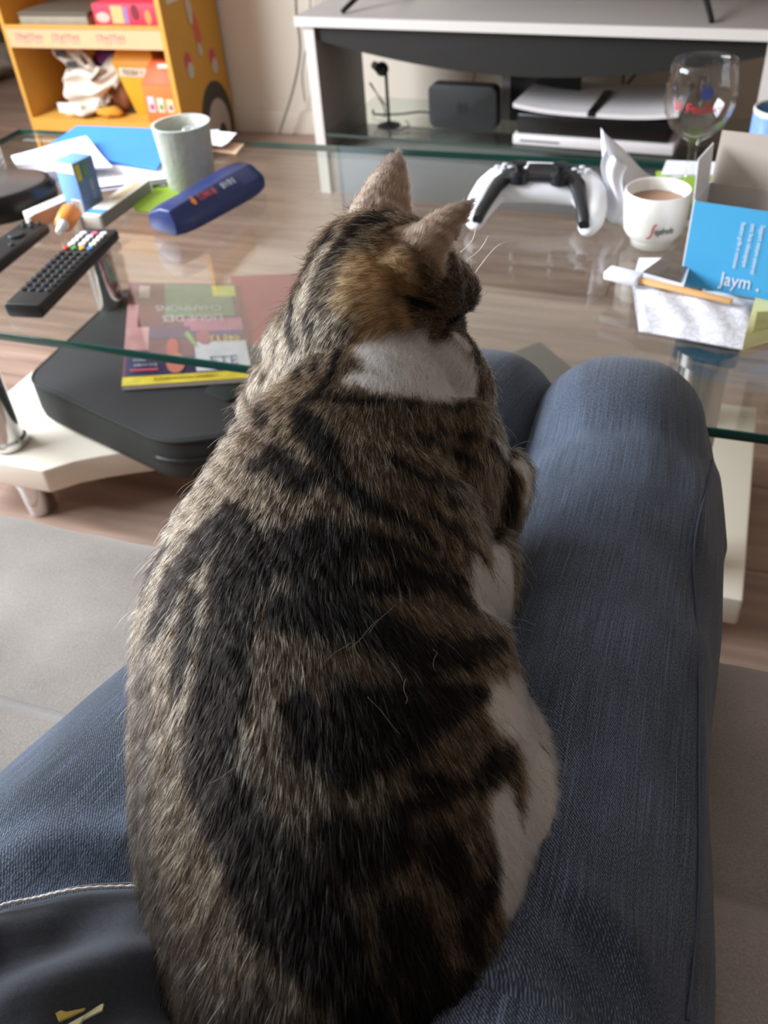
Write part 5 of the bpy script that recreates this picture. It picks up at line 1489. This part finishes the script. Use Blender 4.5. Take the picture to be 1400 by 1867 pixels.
# flow of the coat
spc = Sp[:, :3]; tang = np.array([l[0] for l in Lat]); latv = np.array([l[1] for l in Lat])
best = np.full(NS, 9.0); bi = np.zeros(NS, int)
for i in range(len(spc)):
    d = np.linalg.norm(RP - spc[i], axis=1); u = d < best; best[u] = d[u]; bi[u] = i
side = np.einsum('ij,ij->i', RP - spc[bi], latv[bi])
flow_b = -tang[bi] + latv[bi] * (side / .07)[:, None] * .55 + np.array([0, 0, -.25])
nose = HD + face * .066 - fup * .012
dv_ = RP - nose; dl = np.linalg.norm(dv_, axis=1)
flow_h = dv_ / dl[:, None] + np.array([0, 0, -.12])
nk = D(640, 735, .500)
axis_n = (nk - HD) / np.linalg.norm(nk - HD)
sh_ = (RP - HD) @ axis_n
hb = np.clip((sh_ - .02) / .06, 0, 1); hb = np.where(np.linalg.norm(RP - HD, axis=1) > .15, 1, hb)
flow = flow_h * (1 - hb)[:, None] + (flow_b + axis_n * .6 * (1 - np.clip((sh_ - .08) / .05, 0, 1))[:, None]) * hb[:, None]
EW = ear_weight(RP)
for tip, i_, o_ in ((e1_tip, e1_in, e1_out), (e2_tip, e2_in, e2_out)):
    near = (EW > .3) & (np.linalg.norm(RP - tip, axis=1) < .07)
    flow[near] = (tip - (i_ + o_) / 2) / np.linalg.norm(tip - (i_ + o_) / 2)
flow -= RN * np.einsum('ij,ij->i', flow, RN)[:, None]
flow /= np.linalg.norm(flow, axis=1)[:, None] + 1e-9
length = .0105 * np.ones(NS)
length = length * hb + (.0065 + .05 * np.clip(dl - .05, 0, .1)) * (1 - hb)
length = np.where(EW > .3, .0058, length)
length *= rng.uniform(.65, 1.15, NS)
long = rng.random(NS) < .012
length[long & (EW < .3)] *= 1.7
# clumped directions
cl = np.c_[fnoise(RP, 650, 2), fnoise(RP, 650, 3), fnoise(RP, 650, 4)] * .20 + rng.normal(size=(NS, 3)) * .12
lift = np.where(EW > .3, .30, .22) + .10 * rng.random(NS) + .18 * long
dirv = flow + cl; dirv /= np.linalg.norm(dirv, axis=1)[:, None]
K = 5
pts = np.empty((NS, K, 3))
pts[:, 0] = RP - RN * .0006
cur = pts[:, 0].copy()
for k in range(1, K):
    s = k / (K - 1)
    step = dirv * (1 - .15 * s) + RN * (lift * (1.9 - 1.75 * s))[:, None] + np.array([0, 0, -.12 * s])
    step /= np.linalg.norm(step, axis=1)[:, None]
    cur = cur + step * (length / (K - 1))[:, None]
    pts[:, k] = cur
# strand colours, read where the strand shows
BLs, WHs, GIs, PAs = coat(pts[:, 3] - RN * .002, .06)
tipc = np.empty((NS, 3)); rootc = np.empty((NS, 3))
h1 = rng.random(NS) ** 1.3; h2 = rng.random(NS)
ag = np.array(srgb(200, 165, 122))[None] * (.5 + .8 * h1)[:, None]
ag = ag + PAs[:, None] * (np.array(srgb(176, 156, 128))[None] * (.5 + .6 * h1)[:, None] - ag)
halfw = Sp[bi, 3]; rat = side / halfw; rowpy = np.interp(bi / 6.0, np.arange(len(body_rows)), [r[0] for r in body_rows])
WHs = np.maximum(WHs, ((rat > .86) & (rowpy > 1295) & (rowpy < 1850) & (hb > .9)) * 1.0)
WHs = np.maximum(WHs, ((rat > .90) & (rowpy > 1000) & (rowpy < 1165) & (hb > .9)) * 1.0)
GRs = seg_mask(pts[:, 3], GRIZ, .4)
ag = ag + GRs[:, None] * (np.array(srgb(122, 110, 98))[None] * (.25 + .9 * h1)[:, None] - ag)
dark_tick = (h2 < .50 - .14 * PAs)
ag[dark_tick] = np.array(srgb(44, 35, 29)) * (.7 + .6 * h1[dark_tick])[:, None]
ag = ag + GIs[:, None] * (np.array(srgb(196, 156, 112))[None] * (.75 + .4 * h1)[:, None] - ag)
earc = np.array(srgb(146, 122, 104))[None] * (.7 + .5 * h1)[:, None]
for tip in (e1_tip, e2_tip):
    tw = np.clip(1 - np.linalg.norm(RP - tip, axis=1) / .030, 0, 1)[:, None]
    earc = earc + tw * (np.array(srgb(84, 76, 76))[None] * (.6 + .6 * h1)[:, None] - earc)
ag = ag + EW[:, None] * (earc - ag)
blk = np.array(srgb(13, 11, 10))[None] * (.5 + .8 * h1)[:, None]
gold = (rng.random(NS) < .05); blk[gold] = np.array(srgb(120, 92, 66))
bm_w = np.where(rng.random(NS) < np.clip(BLs * 1.5 - .25, 0, 1), 1.0, 0.0) * (1 - EW)
tipc = ag + bm_w[:, None] * (blk - ag)
wht = np.array(srgb(240, 232, 226))[None] * (.86 + .2 * h1)[:, None]
wm = np.clip(WHs * 1.15, 0, 1); tipc = tipc + wm[:, None] * (wht - tipc)
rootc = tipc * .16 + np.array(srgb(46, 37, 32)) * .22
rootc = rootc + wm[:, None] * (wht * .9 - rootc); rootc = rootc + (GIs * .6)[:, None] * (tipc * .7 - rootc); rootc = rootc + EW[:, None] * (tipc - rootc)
hc = bpy.data.hair_curves.new('fur')
hc.add_curves([K] * NS)
hc.attributes['position'].data.foreach_set('vector', (pts - catbase).astype(np.float32).ravel())
rad = np.empty((NS, K)); r0 = rng.uniform(.00007, .00012, NS) * np.where(EW > .3, .8, 1)
for k in range(K): rad[:, k] = r0 * (1 - .80 * (k / (K - 1)) ** 2.2)
(hc.attributes.get('radius') or hc.attributes.new('radius', 'FLOAT', 'POINT')).data.foreach_set('value', rad.astype(np.float32).ravel())
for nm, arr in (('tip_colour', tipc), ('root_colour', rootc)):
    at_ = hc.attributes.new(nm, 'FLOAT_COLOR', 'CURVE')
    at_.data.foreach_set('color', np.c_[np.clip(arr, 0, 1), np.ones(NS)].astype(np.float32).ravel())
fm_ = bpy.data.materials.new('fur'); fm_.use_nodes = True
N = fm_.node_tree.nodes; L = fm_.node_tree.links; N.remove(N['Principled BSDF'])
hb_ = N.new('ShaderNodeBsdfHairPrincipled'); hb_.model = 'CHIANG'; hb_.parametrization = 'COLOR'
hb_.inputs['Roughness'].default_value = .34; hb_.inputs['Radial Roughness'].default_value = .5; hb_.inputs['IOR'].default_value = 1.18; hb_.inputs['Coat'].default_value = 0
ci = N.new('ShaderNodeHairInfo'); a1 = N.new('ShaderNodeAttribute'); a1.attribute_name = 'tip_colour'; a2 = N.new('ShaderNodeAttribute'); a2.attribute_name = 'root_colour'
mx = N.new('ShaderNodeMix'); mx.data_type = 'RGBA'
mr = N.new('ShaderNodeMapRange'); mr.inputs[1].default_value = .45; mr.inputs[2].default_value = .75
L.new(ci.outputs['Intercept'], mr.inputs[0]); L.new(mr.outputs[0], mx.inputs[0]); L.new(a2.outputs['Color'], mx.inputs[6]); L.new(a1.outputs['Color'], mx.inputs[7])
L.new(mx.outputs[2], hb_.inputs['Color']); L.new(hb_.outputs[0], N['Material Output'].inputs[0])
hc.materials.append(fm_)
fur = bpy.data.objects.new('fur', hc); col.objects.link(fur); fur.parent = cat; fur['kind'] = 'stuff'

# whiskers and brow hairs
wm_ = mat('whisker', srgb(226, 220, 214), .4)
for px0, py0, px1, py1, px2, py2, t0, t1 in ((838, 640, 862, 680, 875, 735, .53, .52), (842, 645, 868, 690, 880, 745, .53, .52), (834, 648, 856, 700, 890, 775, .53, .51), (846, 640, 866, 668, 872, 720, .53, .53), (838, 655, 850, 690, 868, 760, .53, .515),
                                          (850, 520, 905, 450, 945, 442, .53, .56), (845, 480, 875, 455, 890, 430, .53, .55), (840, 460, 860, 440, 868, 415, .53, .54)):
    add('whisker', tube(smooth_path([D(px0, py0, t0), D(px1, py1, (t0 + t1) / 2), D(px2, py2, t1)], 6), [.00028] * 9 + [.00022] * 2 + [.0001] * 2, 5), wm_, cat, smooth=True)

# stray pale hairs lying on the back
for px0, py0, ln, an, cv in ((720, 1100, 70, 2.3, .4), (690, 1130, 80, 2.35, -.3), (640, 1170, 60, 2.5, .3), (790, 1180, 40, 1.4, .9), (740, 1240, 46, 1.6, -.6), (670, 1270, 90, .85, .2), (430, 1400, 60, 2.6, -.3), (850, 1540, 60, 1.1, .2), (900, 1600, 70, 1.2, .3)):
    pth = []
    for k in range(7):
        a_ = an + cv * (k / 6 - .5) * 2; 
        p_ = on_cat(px0 + ln * k / 6 * cos(an) + 6 * cv * sin(k), py0 + ln * k / 6 * sin(an) + 5 * cv * cos(k * 1.1))
        if p_ is not None: pth.append(p_ + toCam(p_) * .0075)
    if len(pth) > 3: add('stray_hair', tube(smooth_path(pth, 3), .00006, 5), mat('stray_grey', srgb(110, 104, 98), .5), cat, smooth=True)
